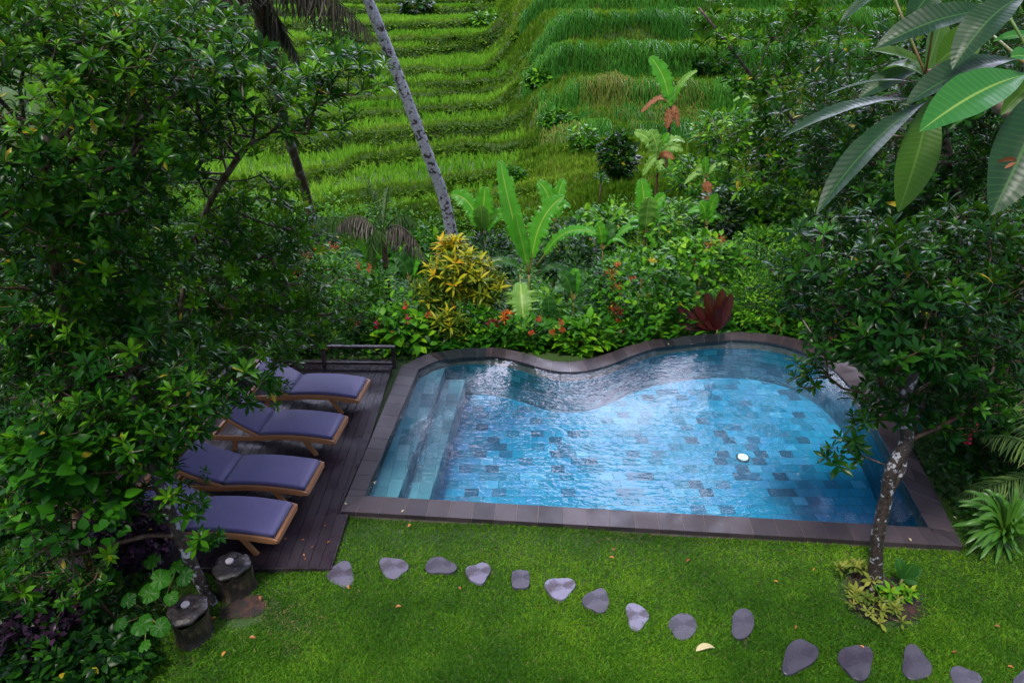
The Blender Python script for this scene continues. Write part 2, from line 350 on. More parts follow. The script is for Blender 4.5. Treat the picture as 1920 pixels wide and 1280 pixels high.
bn = nt.nodes.new('ShaderNodeBump'); bn.inputs['Strength'].default_value = 1; bn.inputs['Distance'].default_value = .020
nt.links.new(hh, bn.inputs['Height']); nt.links.new(bn.outputs[0], glo.inputs['Normal']); nt.links.new(bn.outputs[0], fr.inputs['Normal'])

# deck
m, nt, b = newmat('deck_board')
g = noise(nt, 26, 6, stretch=(6, .35, 1)); col = mixc(nt, g, (.006, .004, .006), (.04, .026, .034)); col = mixc(nt, mathn(nt, 'MULTIPLY', attr(nt), .5), col, (.028, .019, .027))
nt.links.new(col, b.inputs['Base Color']); nt.links.new(ramp(nt, [(.40, (.26,) * 3), (.62, (.6,) * 3)], noise(nt, 2.2, 6)), b.inputs['Roughness']); bump(nt, b, g, .3, .002); b.inputs['Specular IOR Level'].default_value = .28
m, nt, b = newmat('teak')
g = noise(nt, 18, 5, stretch=(.4, 3, 3)); nt.links.new(mixc(nt, g, (.25, .10, .04), (.44, .21, .095)), b.inputs['Base Color']); b.inputs['Roughness'].default_value = .38
m, nt, b = newmat('cushion_fabric')
g = noise(nt, 120, 3); nt.links.new(mixc(nt, noise(nt, 3, 4), (.075, .064, .165), (.10, .088, .215)), b.inputs['Base Color']); b.inputs['Roughness'].default_value = .62; b.inputs['Sheen Weight'].default_value = .15
bump(nt, b, noise(nt, 4, 2, stretch=(1, .5, 1)), .4, .03)
m, nt, b = newmat('cushion_piping'); b.inputs['Base Color'].default_value = (.012, .012, .03, 1); b.inputs['Roughness'].default_value = .5
m, nt, b = newmat('lamp_glass'); b.inputs['Base Color'].default_value = (.9, .95, .9, 1); b.inputs['Emission Color'].default_value = (.75, 1, .95, 1); b.inputs['Emission Strength'].default_value = .25
m, nt, b = newmat('lamp_rim'); b.inputs['Base Color'].default_value = (.02, .05, .07, 1); b.inputs['Roughness'].default_value = .3
m, nt, b = newmat('pale_stone'); nt.links.new(mixc(nt, noise(nt, 30), (.35, .3, .3), (.5, .45, .45)), b.inputs['Base Color']); b.inputs['Roughness'].default_value = .5
m, nt, b = newmat('brown_leaf'); nt.links.new(mixc(nt, attr(nt), (.22, .05, .012), (.5, .2, .03)), b.inputs['Base Color']); b.inputs['Roughness'].default_value = .5
m, nt, b = newmat('straw_leaf'); nt.links.new(mixc(nt, noise(nt, 20), (.5, .42, .2), (.6, .5, .28)), b.inputs['Base Color']); b.inputs['Roughness'].default_value = .5
m, nt, b = newmat('fruit'); nt.links.new(mixc(nt, noise(nt, 30), (.16, .06, .03), (.28, .12, .06)), b.inputs['Base Color']); b.inputs['Roughness'].default_value = .6
m, nt, b = newmat('lawn_ground')
col = mixc(nt, noise(nt, 1.3, 5), (.018, .045, .006), (.04, .085, .010)); col = mixc(nt, mathn(nt, 'MULTIPLY', ramp(nt, [(.6, (0,) * 3), (.72, (1,) * 3)], noise(nt, 1.1, 6)), .6), col, (.05, .03, .015))
nt.links.new(col, b.inputs['Base Color']); b.inputs['Roughness'].default_value = .8; bump(nt, b, noise(nt, 40), .8, .02)
m, nt, b = newmat('hill_ground')
col = mixc(nt, noise(nt, .35, 6), (.025, .06, .008), (.05, .11, .012)); col = mixc(nt, ramp(nt, [(.55, (0,) * 3), (.7, (1,) * 3)], noise(nt, .8, 6)), col, (.045, .035, .018))
nt.links.new(col, b.inputs['Base Color']); b.inputs['Roughness'].default_value = .8; bump(nt, b, noise(nt, 10), .8, .05)

# ------------------------------------------------------------------ pool outline
INN = [P(680, 930), P(1212, 963), P(1745, 990), P(1690, 890), P(1648, 808), P(1612, 745), P(1570, 697), P(1525, 668), P(1480, 649), P(1420, 638), P(1350, 636), P(1290, 641),
       P(1235, 650), P(1190, 664), P(1145, 682), P(1100, 694), P(1055, 696), P(1015, 689), P(980, 678), P(940, 669), P(895, 665), P(850, 668), P(815, 677), P(783, 692)]
OUT = [P(638, 958), P(1212, 992), P(1806, 1024), P(1752, 920), P(1706, 835), P(1655, 752), P(1605, 690), P(1545, 652), P(1490, 634), P(1422, 624), P(1350, 622), P(1283, 627),
       P(1228, 636), P(1180, 648), P(1135, 664), P(1092, 675), P(1055, 678), P(1020, 673), P(985, 662), P(942, 653), P(895, 649), P(842, 653), P(795, 666), P(752, 688)]
def foot(p, a, b):
    d = (b - a) / np.linalg.norm(b - a); return a + d * np.dot(p - a, d)
ci, co2 = curve(INN[3:], 150), curve(OUT[3:], 150)
fa, fb = foot(INN[0], OUT[0], OUT[2]), foot(INN[2], OUT[0], OUT[2]); fc_ = foot(INN[2], OUT[2], co2[0]); fd = foot(INN[0], co2[-1], OUT[0])
inn = np.vstack([[INN[0]], np.linspace(INN[0], INN[2], 30), [INN[2]], np.linspace(INN[2], ci[0], 5)[:-1], ci, np.linspace(ci[-1], INN[0], 14)[1:]])
out = np.vstack([[OUT[0]], np.linspace(fa, fb, 30), [OUT[2]], np.linspace(fc_, co2[0], 5)[:-1], co2, np.linspace(co2[-1], fd, 14)[1:]])
BRK = [1, 30, 31, 32, 35, 36 + 149, len(inn) - 1]
inn[:, 2] = 0; out[:, 2] = 0
N = len(inn); WZ = -.022
def inside(poly, X, Y):
    r = np.zeros(X.shape, bool); n = len(poly)
    for i in range(n):
        x0, y0 = poly[i][:2]; x1, y1 = poly[(i + 1) % n][:2]
        c = ((y0 > Y) != (y1 > Y)) & (X < (x1 - x0) * (Y - y0) / (y1 - y0 + 1e-12) + x0); r ^= c
    return r
mid_line = inn * .45 + out * .55; uniq = [q for q in range(N) if np.linalg.norm(inn[q] - inn[q - 1]) > 1e-5]

pool = thing('swimming_pool', 'curved infinity pool of blue stone tiles beside the wooden deck', 'swimming pool', tuple(P(1200, 960)))
FZ = -.9
mb = MB(); v = inn[uniq].copy(); v[:, 2] = FZ; mb.add(v, np.arange(len(v)), uv=v[:, :2]); mb.build('pool_floor', 'pool_tile', pool, False)
mb = MB(); seg = np.linalg.norm(np.diff(np.vstack([inn, inn[:1]]), axis=0), axis=1); L = np.concatenate([[0], np.cumsum(seg)])
top = np.vstack([inn, inn[:1]]).copy(); top[:, 2] = -.06; bot = top.copy(); bot[:, 2] = FZ
vv = np.vstack([top, bot]); uv = np.vstack([np.stack([L, top[:, 2]], 1), np.stack([L, bot[:, 2]], 1)]); i = np.arange(N)
mb.add(vv, np.stack([i, i + 1, i + 1 + N + 1, i + N + 1], 1), uv=uv); mb.build('pool_wall', 'wall_tile', pool, False)
# two wide steps along the left side
lx0 = inn[0]; 
for xa, xb, zt, nm in ((0, .42, -.2, 'pool_step'), (.42, .80, -.46, 'pool_step')):
    mb = MB()
    def edge(dx, Y):   # left wall line + offset
        a, b2 = P(680, 930), P(783, 692); t = (Y - a[1]) / (b2[1] - a[1]); return a[0] + (b2[0] - a[0]) * t + dx
    ys = np.linspace(P(700, 931)[1] - .02, 11.25, 30); vs = []
    for y in ys:
        x0, x1 = edge(xa, y), edge(xb, y)
        vs += [[x0, y, zt], [x1, y, zt], [x1, y, FZ]]
    vs = np.array(vs); k = np.arange(29) * 3
    keep = []
    uvx = vs[:, [1, 0]].copy(); uvx[2::3, 1] += zt - FZ
    mb.add(vs, np.vstack([np.stack([k, k + 1, k + 4, k + 3], 1), np.stack([k + 1, k + 2, k + 5, k + 4], 1)]), uv=uvx)
    mb.build(nm, 'step_tile', pool, False)
# coping: one stone after another
mb = MB(); base = MB()
Lm = np.concatenate([[0], np.cumsum(np.linalg.norm(np.diff(np.vstack([mid_line, mid_line[:1]]), axis=0), axis=1))])
inn2, out2 = np.vstack([inn, inn[:1]]), np.vstack([out, out[:1]])
def at(arr, s): return np.array([np.interp(s, Lm, arr[:, k]) for k in range(3)])
tot = Lm[-1]; s = 0; Lcorner = Lm[13 + 14]; zt_list = []
def far_dip(p):
    u, v_, _ = project(np.array(p)); 
    d = 0
    for c, w in ((865, 60), (1300, 75)): d = max(d, 1 - abs(u - c) / w) if v_ < 700 else d
    return -.04 * min(1, max(0, d) * 2.5)
while s < tot - .02:
    step = .3 * (.9 + .25 * RS.rand()); nxt = min([Lm[q] for q in BRK if Lm[q] > s + .01] + [tot]); step = nxt - s if s + step > nxt - .12 else step; e = s + step - .007; k = 3
    ss = np.linspace(s, e, k); a = np.array([at(inn2, x) for x in ss]); c = np.array([at(out2, x) for x in ss])
    dirn = nrm(a - c); a = a + dirn * .015
    zz = np.array([far_dip(x) for x in c]); wide = np.linalg.norm(a[0] - c[0]) > .45
    rows = [(0, 1)] if not wide else [(0, .49), (.505, 1)]
    for r0, r1 in rows:
        A = c + (a - c) * r1; B = c + (a - c) * r0
        top = []; 
        for q in range(k): top += [[*A[q][:2], zz[q]], [*B[q][:2], zz[q]], [*A[q][:2], zz[q] - .065], [*B[q][:2], zz[q] - .065]]
        f = []
        for q in range(k - 1):
            o_ = q * 4; f += [[o_, o_ + 1, o_ + 5, o_ + 4], [o_ + 2, o_ + 6, o_ + 7, o_ + 3], [o_, o_ + 4, o_ + 6, o_ + 2], [o_ + 1, o_ + 3, o_ + 7, o_ + 5]]
        f += [[0, 2, 3, 1], [k * 4 - 4, k * 4 - 3, k * 4 - 1, k * 4 - 2]]
        mb.add(top, np.array(f), tint=RS.rand() ** 1.3)
    s += step
mb.build('coping', 'coping_stone', pool, False)
ai, ao = inn2 + nrm(inn2 - out2) * .004, out2 - nrm(out2 - inn2) * .01
vs = np.vstack([ai + [0, 0, 0], ao, ai + [0, 0, -.2], ao + [0, 0, -.35]]); zz = np.array([far_dip(x) for x in out2]) - .006
vs[:N + 1, 2] += zz; vs[N + 1:2 * N + 2, 2] += zz; q = N + 1
base.add(vs, np.vstack([np.stack([i, i + q, i + 1 + q, i + 1], 1), np.stack([i + q, i + 3 * q, i + 1 + 3 * q, i + 1 + q], 1), np.stack([i, i + 1, i + 1 + 2 * q, i + 2 * q], 1)]))
base.build('coping_bed', 'mortar', pool, False)
# lamp in the floor
lp = P(1393, 857, FZ + .02); lp[2] = FZ
mb = MB()
def disc(mb, c, r, z, n=28, h=.03, tint=.5):
    a = np.arange(n) * 2 * math.pi / n; ring = np.stack([c[0] + r * np.cos(a), c[1] + r * np.sin(a), np.full(n, z)], 1); low = ring - [0, 0, h]
    k = np.arange(n); mb.add(np.vstack([ring, low]), [np.arange(n), np.stack([k + n, (k + 1) % n + n, (k + 1) % n, k], 1)], tint)
disc(mb, lp, .115, FZ + .02); lr = mb.build('lamp_rim', 'lamp_rim', pool, False)
mb = MB(); disc(mb, lp, .085, FZ + .035); lg = mb.build('lamp_lens', 'lamp_glass', pool, False)
# water
mb = MB(); ring = inn + (out - inn) * .02
w_out = []
for a, b2 in zip(inn, out):
    w_out.append(a + (b2 - a) * (.97 if far_dip(b2) < -.012 else -.015))
v = np.array(w_out)[uniq]; v[:, 2] = WZ; mb.add(v, np.arange(len(v)))
tag(mb.build('water', 'pool_water', None, False), kind='structure')

# ------------------------------------------------------------------ terrain
def lvlz(v, Y): return float(PY(800, v, Y)[2])
# terrace edges seen at these rows of the photo: low banks, deep treads
LY, LZ = [26.2], [lvlz(445, 26.2)]
for q_, (va, vb) in enumerate(zip([445, 425, 392, 350, 304, 242, 205, 183, 158, 131, 94, 72, 44, 20, 2], [425, 392, 350, 304, 242, 205, 183, 158, 131, 94, 72, 44, 20, 2, -14])):
    fr_ = .27 + .028 * q_; h_ = fr_ * (va - vb) * LY[-1] / 1230; k_ = -PY(800, vb, 1.0)[2] + CAM_H
    LZ.append(LZ[-1] + h_); LY.append((CAM_H - LZ[-1]) / k_)
LY, LZ = np.array(LY), np.array(LZ); print('terraces', LY.round(1), LZ.round(2))
Rv = [(380, 28.5), (350, 31), (318, 33), (285, 35), (250, 37), (222, 39), (166, 40.5), (96, 44.5), (36, 49.5), (-5, 55), (-24, 61), (-35, 68)]
RY = np.array([y for _, y in Rv]); RZ = np.array([lvlz(v, y) for v, y in Rv])
def sstep(a, b, x): t = np.clip((x - a) / (b - a), 0, 1); return t * t * (3 - 2 * t)
def wob(X, Y): return .8 * np.sin(X * .11 + Y * .21 + .5) + .35 * np.sin(X * .83 - Y * .33) + .9 * np.sin(X * .23 + 1.0) + .55 * np.sin(X * .51 + Y * .12) + .25 * np.sin(X * 1.3 + Y * .3 + 2)
def stair(Ye, LY, LZ, lip=.14, ramp_w=.55, X=None, amp=0):
    z = np.full(Ye.shape, LZ[0] - .4); kind = np.zeros(Ye.shape); face = np.zeros(Ye.shape)
    prev = LZ[0] - .4
    for q, (y, h) in enumerate(zip(LY, LZ)):
        if X is not None: y = y + amp * (LY[min(q + 1, len(LY) - 1)] - LY[q - 1 if q else 0]) * .5 * (np.sin(X * (.13 + .05 * math.sin(q * 3.3)) + q * 2.1) + .4 * np.sin(X * .47 + q * 4.0) + .25 * np.sin(X * 1.2 + q))
        t = sstep(y - ramp_w, y, Ye); z = z + (h - prev) * t
        l = np.exp(-((Ye - y - .3) / .28) ** 2); z = z + lip * l
        kind = np.maximum(kind, np.exp(-((Ye - y + .0) / .72) ** 4)); face = np.maximum(face, np.exp(-((Ye - y + .35) / .4) ** 4)); prev = h
    return z, kind, face
def terrain(X, Y):
    base = -.12 + 0 * Y
    slope = np.interp(Y, [11.2, 12.4, 14, 17, 20, 24, 27], [-.12, -.35, -.9, -1.9, -2.6, -2.9, -3.1])
    w = wob(X, Y)
    curl = 3.0 * sstep(-9, -13, X) 
    YL = Y - .45 * (X + .125 * Y) - w * .7 + curl * -1.0
    YL = Y - .42 * np.clip(X + .125 * Y, -9, 9) - w * .7
    zL, kL, fL = stair(YL, LY, LZ, .2, .6, X, .3)
    zR, kR, fR = stair(Y - w * .6 - .03 * X, RY, RZ, .05, .6, X, .07); global FACE; 
    bl = sstep(-1.2, 4.2, X + .5 * np.sin(Y * .6) + .05 * (Y - 40))
    FACE = fL * (1 - bl) + fR * bl * .5; zh = zL * (1 - bl) + zR * bl; k = kL * (1 - bl) + kR * bl
    k = np.maximum(k, 1 - abs(bl * 2 - 1))
    t = sstep(24.2, 27.0, Y); z = slope * (1 - t) + zh * t
    z = z + (.05 * np.sin(X * 1.9 + Y) + .06 * np.sin(Y * 2.3 - X * 1.1)) * sstep(11.5, 13, Y)
    # the garden ground falls away gently past the pool on both sides
    side = sstep(7.2, 11, np.abs(X - 1)) * 0.0
    return z + side, k, bl
def lawn_z(X, Y): return -.10 + .012 * np.sin(X * 2.1 + Y) + .01 * np.sin(Y * 3.1 - X)
def ground_z(X, Y):
    X = np.asarray(X, float); Y = np.asarray(Y, float); z, _, _ = terrain(X, Y)
    return np.where(Y < 11.3, lawn_z(X, Y), z)
def gz(x, y): return float(ground_z(np.array([x]), np.array([y]))[0])
def grid(name, xs, ys, zf, mat, hole=None):
    X, Y = np.meshgrid(xs, ys); Z = zf(X, Y); nx, ny = len(xs), len(ys)
    v = np.stack([X, Y, Z], -1).reshape(-1, 3); i, j = np.meshgrid(np.arange(nx - 1), np.arange(ny - 1)); a = (j * nx + i).ravel()
    f = np.stack([a, a + 1, a + nx + 1, a + nx], 1)
    if hole is not None:
        c = v[f].mean(1); f = f[~inside(hole, c[:, 0], c[:, 1])]
    mb = MB(); mb.add(v, f); return mb.build(name, mat)
hole = inn * .55 + out * .45
tag(grid('lawn_ground', np.arange(-10, 14.01, .1), np.arange(1.0, 11.41, .1), lambda X, Y: lawn_z(X, Y) + (-.12 - lawn_z(X, Y)) * sstep(11, 11.4, Y), 'lawn_ground', hole), kind='structure')
xs = np.arange(-72, 72.01, .3); ys = np.concatenate([np.arange(11.4, 13, .1), np.arange(13, 24, .3), np.arange(24, 70, .2), np.arange(70, 100, .4)])
tag(grid('hillside', xs, ys, lambda X, Y: terrain(X, Y)[0], 'hill_ground', hole), kind='structure')
far = MB(); far.add([[-72, 99.5, gz(0, 99) - .5], [72, 99.5, gz(0, 99) - .5], [400, 400, 60], [-400, 400, 60]], np.array([0, 1, 2, 3])); far.add([[-400, -40, -3.6], [400, -40, -3.6], [400, 400, -3.6], [-400, 400, -3.6]], np.array([0, 1, 2, 3]))
tag(far.build('ground', 'hill_ground'), kind='structure')

# ------------------------------------------------------------------ lawn grass
STONES = [(640,1076,26,21,-.5,'pale grey split stepping stone nearest the wooden deck'),(737,1063,24,20,.4,'smooth pale lavender stepping stone second from the deck'),
 (825,1060,26,16,0,'dark flat oval stepping stone third from the deck'),(897,1073,21,19,.2,'pale stepping stone with a wet grey patch, fourth from the deck'),
 (976,1085,18,18,0,'small squarish stepping stone with a raised rim, fifth from the deck'),(1050,1101,26,20,-.4,'grey stepping stone with a wet lower half, sixth from the deck'),
 (1119,1125,25,20,-.5,'dark brown-grey pointed stepping stone, seventh from the deck'),(1194,1155,21,23,.1,'round grey stepping stone with a pale centre, eighth from the deck'),
 (1279,1174,27,24,-.3,'dark grey rounded stepping stone left of the kidney-shaped one'),(1391,1168,22,28,.25,'smooth kidney-shaped dark stepping stone above the straw leaf'),
 (1498,1229,27,34,.6,'large slanting egg-shaped stepping stone, bluish grey'),(1607,1238,29,33,.2,'large dark stepping stone with a red leaf on its top edge'),
 (1717,1243,26,31,-.1,'large bluish stepping stone with a tiny central pit'),(1810,1272,28,22,.1,'dark stepping stone partly cut by the bottom of the view'),
 (1925,1274,22,22,0,'stepping stone at the bottom right corner of the lawn')]
blobs = []
for u, v_, rx, ry, rot, lab in STONES:
    n = 36; a = np.arange(n) * 2 * math.pi / n; s0 = RS.rand(3) * 6.28
    r = 1 + .10 * np.cos(2 * a + s0[0]) + .13 * np.cos(3 * a + s0[1]) + .03 * np.cos(5 * a + s0[2])
    if 'squarish' in lab: r = 1 / np.maximum(abs(np.cos(a)), abs(np.sin(a))) ** .6 * .93
    if 'kidney' in lab: r = 1 - .22 * np.exp(-((a - 2.9) / .5) ** 2)
    X = r * np.cos(a) * rx * 1.04; Y = r * np.sin(a) * ry * 1.04
    U = u + X * math.cos(rot) - Y * math.sin(rot); V = v_ + X * math.sin(rot) + Y * math.cos(rot)
    pts = np.array([P(x, y, -.055) for x, y in zip(U, V)]); blobs.append(pts)
    c = pts.mean(0); mb = MB(); rings = []
    for sc, dz in ((1.0, -.06), (1.0, -.003), (.975, .006)):
        rr = c + (pts - c) * sc; rr[:, 2] = -.055 + dz * .6; rings.append(rr)
    v = np.vstack(rings); k = np.arange(n); f = [np.stack([k + q * n, (k + 1) % n + q * n, (k + 1) % n + (q + 1) * n, k + (q + 1) * n], 1) for q in range(2)]
    mb.add(v, f + [np.arange(n) + 2 * n], .75 * RS.rand() + .25 if 'pale' in lab or 'grey stepping' in lab else .15 * RS.rand()); o = mb.build('stepping_stone', 'step_stone', None, False, loc=tuple(c + [0, 0, -.05]))
    tag(o, lab, 'stepping stone', 'stepping stones crossing the lawn')

DECK_X0, DECK_X1, DECK_Y0, DECK_Y1 = -5.5, -2.22, 6.08, 11.25
SOIL = [(P(1650, 1112), .5), (P(455, 1135), .27)]
n = 330000
U = RS.uniform(-60, 1990, n); V = 930 + 400 * RS.rand(n) ** .75
d = np.stack([(U - 960) / FOC, CP + SP * (640 - V) / FOC, -SP + CP * (640 - V) / FOC], 1); pts = CAMP + d * ((-.1 - CAM_H) / d[:, 2])[:, None]
ok = ~inside(out, pts[:, 0], pts[:, 1]) & (pts[:, 1] < 7.4) & (pts[:, 1] > 3.6)
ok &= ~((pts[:, 0] < DECK_X1 + .02) & (pts[:, 0] > -5.4) & (pts[:, 1] > DECK_Y0 - .01))
for b_ in blobs:
    cc = b_.mean(0); near = (abs(pts[:, 0] - cc[0]) < .3) & (abs(pts[:, 1] - cc[1]) < .3)
    ok[near] &= ~inside(cc + (b_ - cc) * .90, pts[near, 0], pts[near, 1])
for c, r in SOIL: ok &= ~((np.linalg.norm(pts[:, :2] - c[:2], axis=1) < r * (.75 + .3 * RS.rand(n))) & (RS.rand(n) < .93))
dark = sstep(-2.6, -3.6, pts[:, 0]); ok &= RS.rand(n) > dark * .5
pts = pts[ok]; n = len(pts); pts[:, 2] = lawn_z(pts[:, 0], pts[:, 1])
def lowf(X, Y, s=1.0, ph=0): return .5 + .25 * np.sin(X * 1.7 * s + 1.3 * np.sin(Y * 1.1 * s + ph)) + .25 * np.sin(Y * 2.3 * s + 1.1 * np.sin(X * .9 * s + ph + 1))
az_ = RS.rand(n) * 6.28; el_ = np.radians(RS.uniform(5, 60, n)); D = np.stack([np.cos(az_) * np.cos(el_), np.sin(az_) * np.cos(el_), np.sin(el_)], 1)
pts[:, 2] += RS.rand(n) * .025
x_, y_ = pts[:, 0], pts[:, 1]; lf = .5 * lowf(x_, y_) + .3 * lowf(x_ * 2.7, y_ * 2.3, 1, 4) + .2 * lowf(x_ * 6.1, y_ * 5.3, 1, 2)
worn = sum(np.exp(-(((x_ - c[0]) / a_) ** 2 + ((y_ - c[1]) / b_) ** 2)) for c, a_, b_ in ((P(500, 1130), .3, .2), (P(560, 1160), .35, .16), (P(545, 1210), .14, .1), (P(1400, 1195), .1, .06), (P(1180, 1000), .5, .08), (P(1760, 1010), .4, .08)))
tint = np.clip(-.05 + .75 * lf + .45 * RS.rand(n) ** 1.6 - .25 * worn, 0, .93); tint = np.where(RS.rand(n) < .01 + .10 * np.clip(lf - .62, 0, 1) + .14 * worn, .99, tint)
g_ = RS.rand(n) > .45 * worn; pts, tint, D = pts[g_], tint[g_], D[g_]; n = len(pts)
mb = MB(); scatter(mb, T_BLADE, pts, D, np.array([[0, 0, 1.]]) + RS.randn(n, 3) * .3, RS.uniform(.022, .055, n), tint, .2)
tag(mb.build('lawn_grass', 'lawn_blade'), 'short green grass carpeting the lawn', 'grass', kind='stuff')

# ------------------------------------------------------------------ terrace vegetation (stuff)
def field(n, ymin, ymax, xmax=1):
    Y = ymin + (ymax - ymin) * RS.rand(n) ** 1.1; w = Y * .92
    lo, hi = -.72, .68
    X = (lo + (hi - lo) * RS.rand(n)) * w
    return X, Y
n = 300000; X, Y = field(n, 26.5, 88); z, k, bl = terrain(X, Y)
# rice stands in rows on the treads
flat = (k < .35) & (bl < .5); X, Y, z = X[flat], Y[flat], z[flat]
row = .4; Y = np.round(Y / row) * row; X = np.round(X / .3) * .3; key = np.unique(np.stack([X, Y], 1).round(3), axis=0, return_index=True)[1]; X, Y = X[key], Y[key]
Y = Y + RS.randn(len(Y)) * .05; X = X + RS.randn(len(X)) * .06; g_ = lowf_(X, Y) if False else RS.rand(len(X)) > .12 + .6 * (lowf(X * .9, Y * 1.1, 1, 7) > .78); X, Y = X[g_], Y[g_]; z, k, bl = terrain(X, Y); g_ = k < .4; X, Y, z = X[g_], Y[g_], z[g_]
nb = 9; O = np.repeat(np.stack([X, Y, z], 1), nb, 0); n = len(O); O[:, :2] += RS.randn(n, 2) * .035
D = np.stack([RS.randn(n) * .3, RS.randn(n) * .3, np.ones(n)], 1)
mb = MB(); tt = np.clip(.35 + .35 * lowf(O[:, 0] * .2, O[:, 1] * .3) + .3 * RS.rand(n), 0, .93)
scatter(mb, T_BLADE, O, D, RS.randn(n, 3) * .4 + [0, 1, 0], RS.uniform(.3, .6, n), tt, .10 * np.maximum(1, O[:, 1] / 38))
tag(mb.build('rice_seedlings', 'rice_blade'), 'bright green rice seedlings in rows on the wet terrace treads', 'rice', kind='stuff')
print('rice', n)
def grass_mb(X, Y, z, length, lean, wsc, tintf, jitter=.25):
    n = len(X); O = np.stack([X, Y, z], 1)
    D = np.stack([RS.randn(n) * jitter, RS.randn(n) * jitter - lean, np.ones(n)], 1)
    mb = MB(); scatter(mb, T_BLADE, O, D, RS.randn(n, 3) * .4 + [0, 1, .6], length * RS.uniform(.6, 1.3, n), tintf, wsc); return mb
n = 620000; X, Y = field(n, 24.5, 92); z, k, bl = terrain(X, Y); fc = FACE.copy(); s_ = (k > .3) | (bl > .45); s_ &= RS.rand(n) < .35 + .65 * (k > .3); X, Y, z, bl, k, fc = X[s_], Y[s_], z[s_], bl[s_], k[s_], fc[s_]
lf = lowf(X * .25, Y * .3, 1.2, 2); n = len(X)
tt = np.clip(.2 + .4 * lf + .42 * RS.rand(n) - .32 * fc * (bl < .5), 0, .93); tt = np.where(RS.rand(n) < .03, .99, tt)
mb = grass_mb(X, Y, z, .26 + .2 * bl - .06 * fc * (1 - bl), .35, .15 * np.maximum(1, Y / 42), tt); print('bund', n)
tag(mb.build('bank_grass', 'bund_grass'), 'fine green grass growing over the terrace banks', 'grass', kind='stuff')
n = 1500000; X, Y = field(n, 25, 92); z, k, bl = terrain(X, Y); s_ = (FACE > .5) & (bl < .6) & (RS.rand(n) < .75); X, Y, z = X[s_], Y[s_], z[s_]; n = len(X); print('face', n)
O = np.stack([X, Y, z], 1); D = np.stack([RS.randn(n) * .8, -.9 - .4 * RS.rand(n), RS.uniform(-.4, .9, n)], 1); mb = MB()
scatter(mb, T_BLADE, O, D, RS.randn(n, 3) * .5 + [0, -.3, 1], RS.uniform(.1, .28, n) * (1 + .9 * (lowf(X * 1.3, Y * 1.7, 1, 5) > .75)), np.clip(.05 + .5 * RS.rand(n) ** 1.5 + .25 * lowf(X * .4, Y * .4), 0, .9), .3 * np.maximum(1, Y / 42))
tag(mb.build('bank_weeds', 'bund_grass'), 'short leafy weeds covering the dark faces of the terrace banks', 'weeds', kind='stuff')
# long grass hanging over the tall banks at the right
mbt, mbd = MB(), MB()
for y0, zt, drop, dryp in ((40.3, RZ[6], RZ[6] - RZ[5], 1), (44.3, RZ[7], RZ[7] - RZ[6], 0), (49.3, RZ[8], RZ[8] - RZ[7], 0), (54.8, RZ[9], RZ[9] - RZ[8], 0), (36.8, RZ[4], .8, .8), (38.8, RZ[5], .7, .9)):
    n = 26000; X = RS.uniform(.6, 36, n); Yc = y0 + wob(X, y0) * .6 + .03 * X; back = RS.rand(n) ** 1.5 * 1.8
    Yb = Yc - .15 + back - .4 * RS.rand(n); z = terrain(X, Yb)[0]
    keep = (terrain(X, Yb)[2] > .35 + .3 * RS.rand(n)); X, Yb, z, back = X[keep], Yb[keep], z[keep], back[keep]; n = len(X)
    cl = (np.sin(X * 3.1 + y0) + np.sin(X * 7.7 + 1) + np.sin(X * .9 + y0) * 1.4) * .3; L_ = RS.uniform(.7, 1.5, n) * (.8 + cl * .5)
    out_ = RS.uniform(.3, 1.3, n)
    # two-piece drooping blade: rise then hang
    O = np.stack([X, Yb, z], 1); D1 = np.stack([RS.randn(n) * .25 + .1, -out_ * .7, np.full(n, .9)], 1)
    D1 = nrm(D1); mid = O + D1 * (L_ * .45)[:, None]; D2 = nrm(np.stack([RS.randn(n) * .18, -out_ * .6, -RS.uniform(.2, 1.4, n)], 1)); tip = mid + D2 * (L_ * .65)[:, None]
    side = nrm(np.cross(D1, [[0, 0.3, 1]])) * .016
    v = np.stack([O - side, O + side, mid + side, mid - side, tip], 1).reshape(-1, 3); off = (np.arange(n) * 5)[:, None]
    F = [np.array([[0, 1, 2, 3]]) + off, np.array([[3, 2, 4]]) + off]
    dry = (RS.rand(n) < dryp * np.clip(lowf(X * .8, Yb * 0, 1, y0) * 1.6 - .45, 0, .9)) 
    tt = np.clip(.15 + .3 * RS.rand(n) + .2 * (back > .5) + .2 * lowf(X * .4, Yb), 0, .93)
    for sel, m_ in ((~dry, mbt), (dry, mbd)):
        if sel.any():
            vs = v.reshape(-1, 5, 3)[sel].reshape(-1, 3); o_ = (np.arange(sel.sum()) * 5)[:, None]
            m_.add(vs, [np.array([[0, 1, 2, 3]]) + o_, np.array([[3, 2, 4]]) + o_], np.repeat(tt[sel], 5))
tag(mbt.build('overhanging_grass', 'tall_grass'), 'long green grass hanging over the tall terrace banks', 'grass', kind='stuff')
tag(mbd.build('dry_grass', 'dry_grass'), 'dry straw-coloured grass on the lower tall terrace bank', 'grass', kind='stuff')
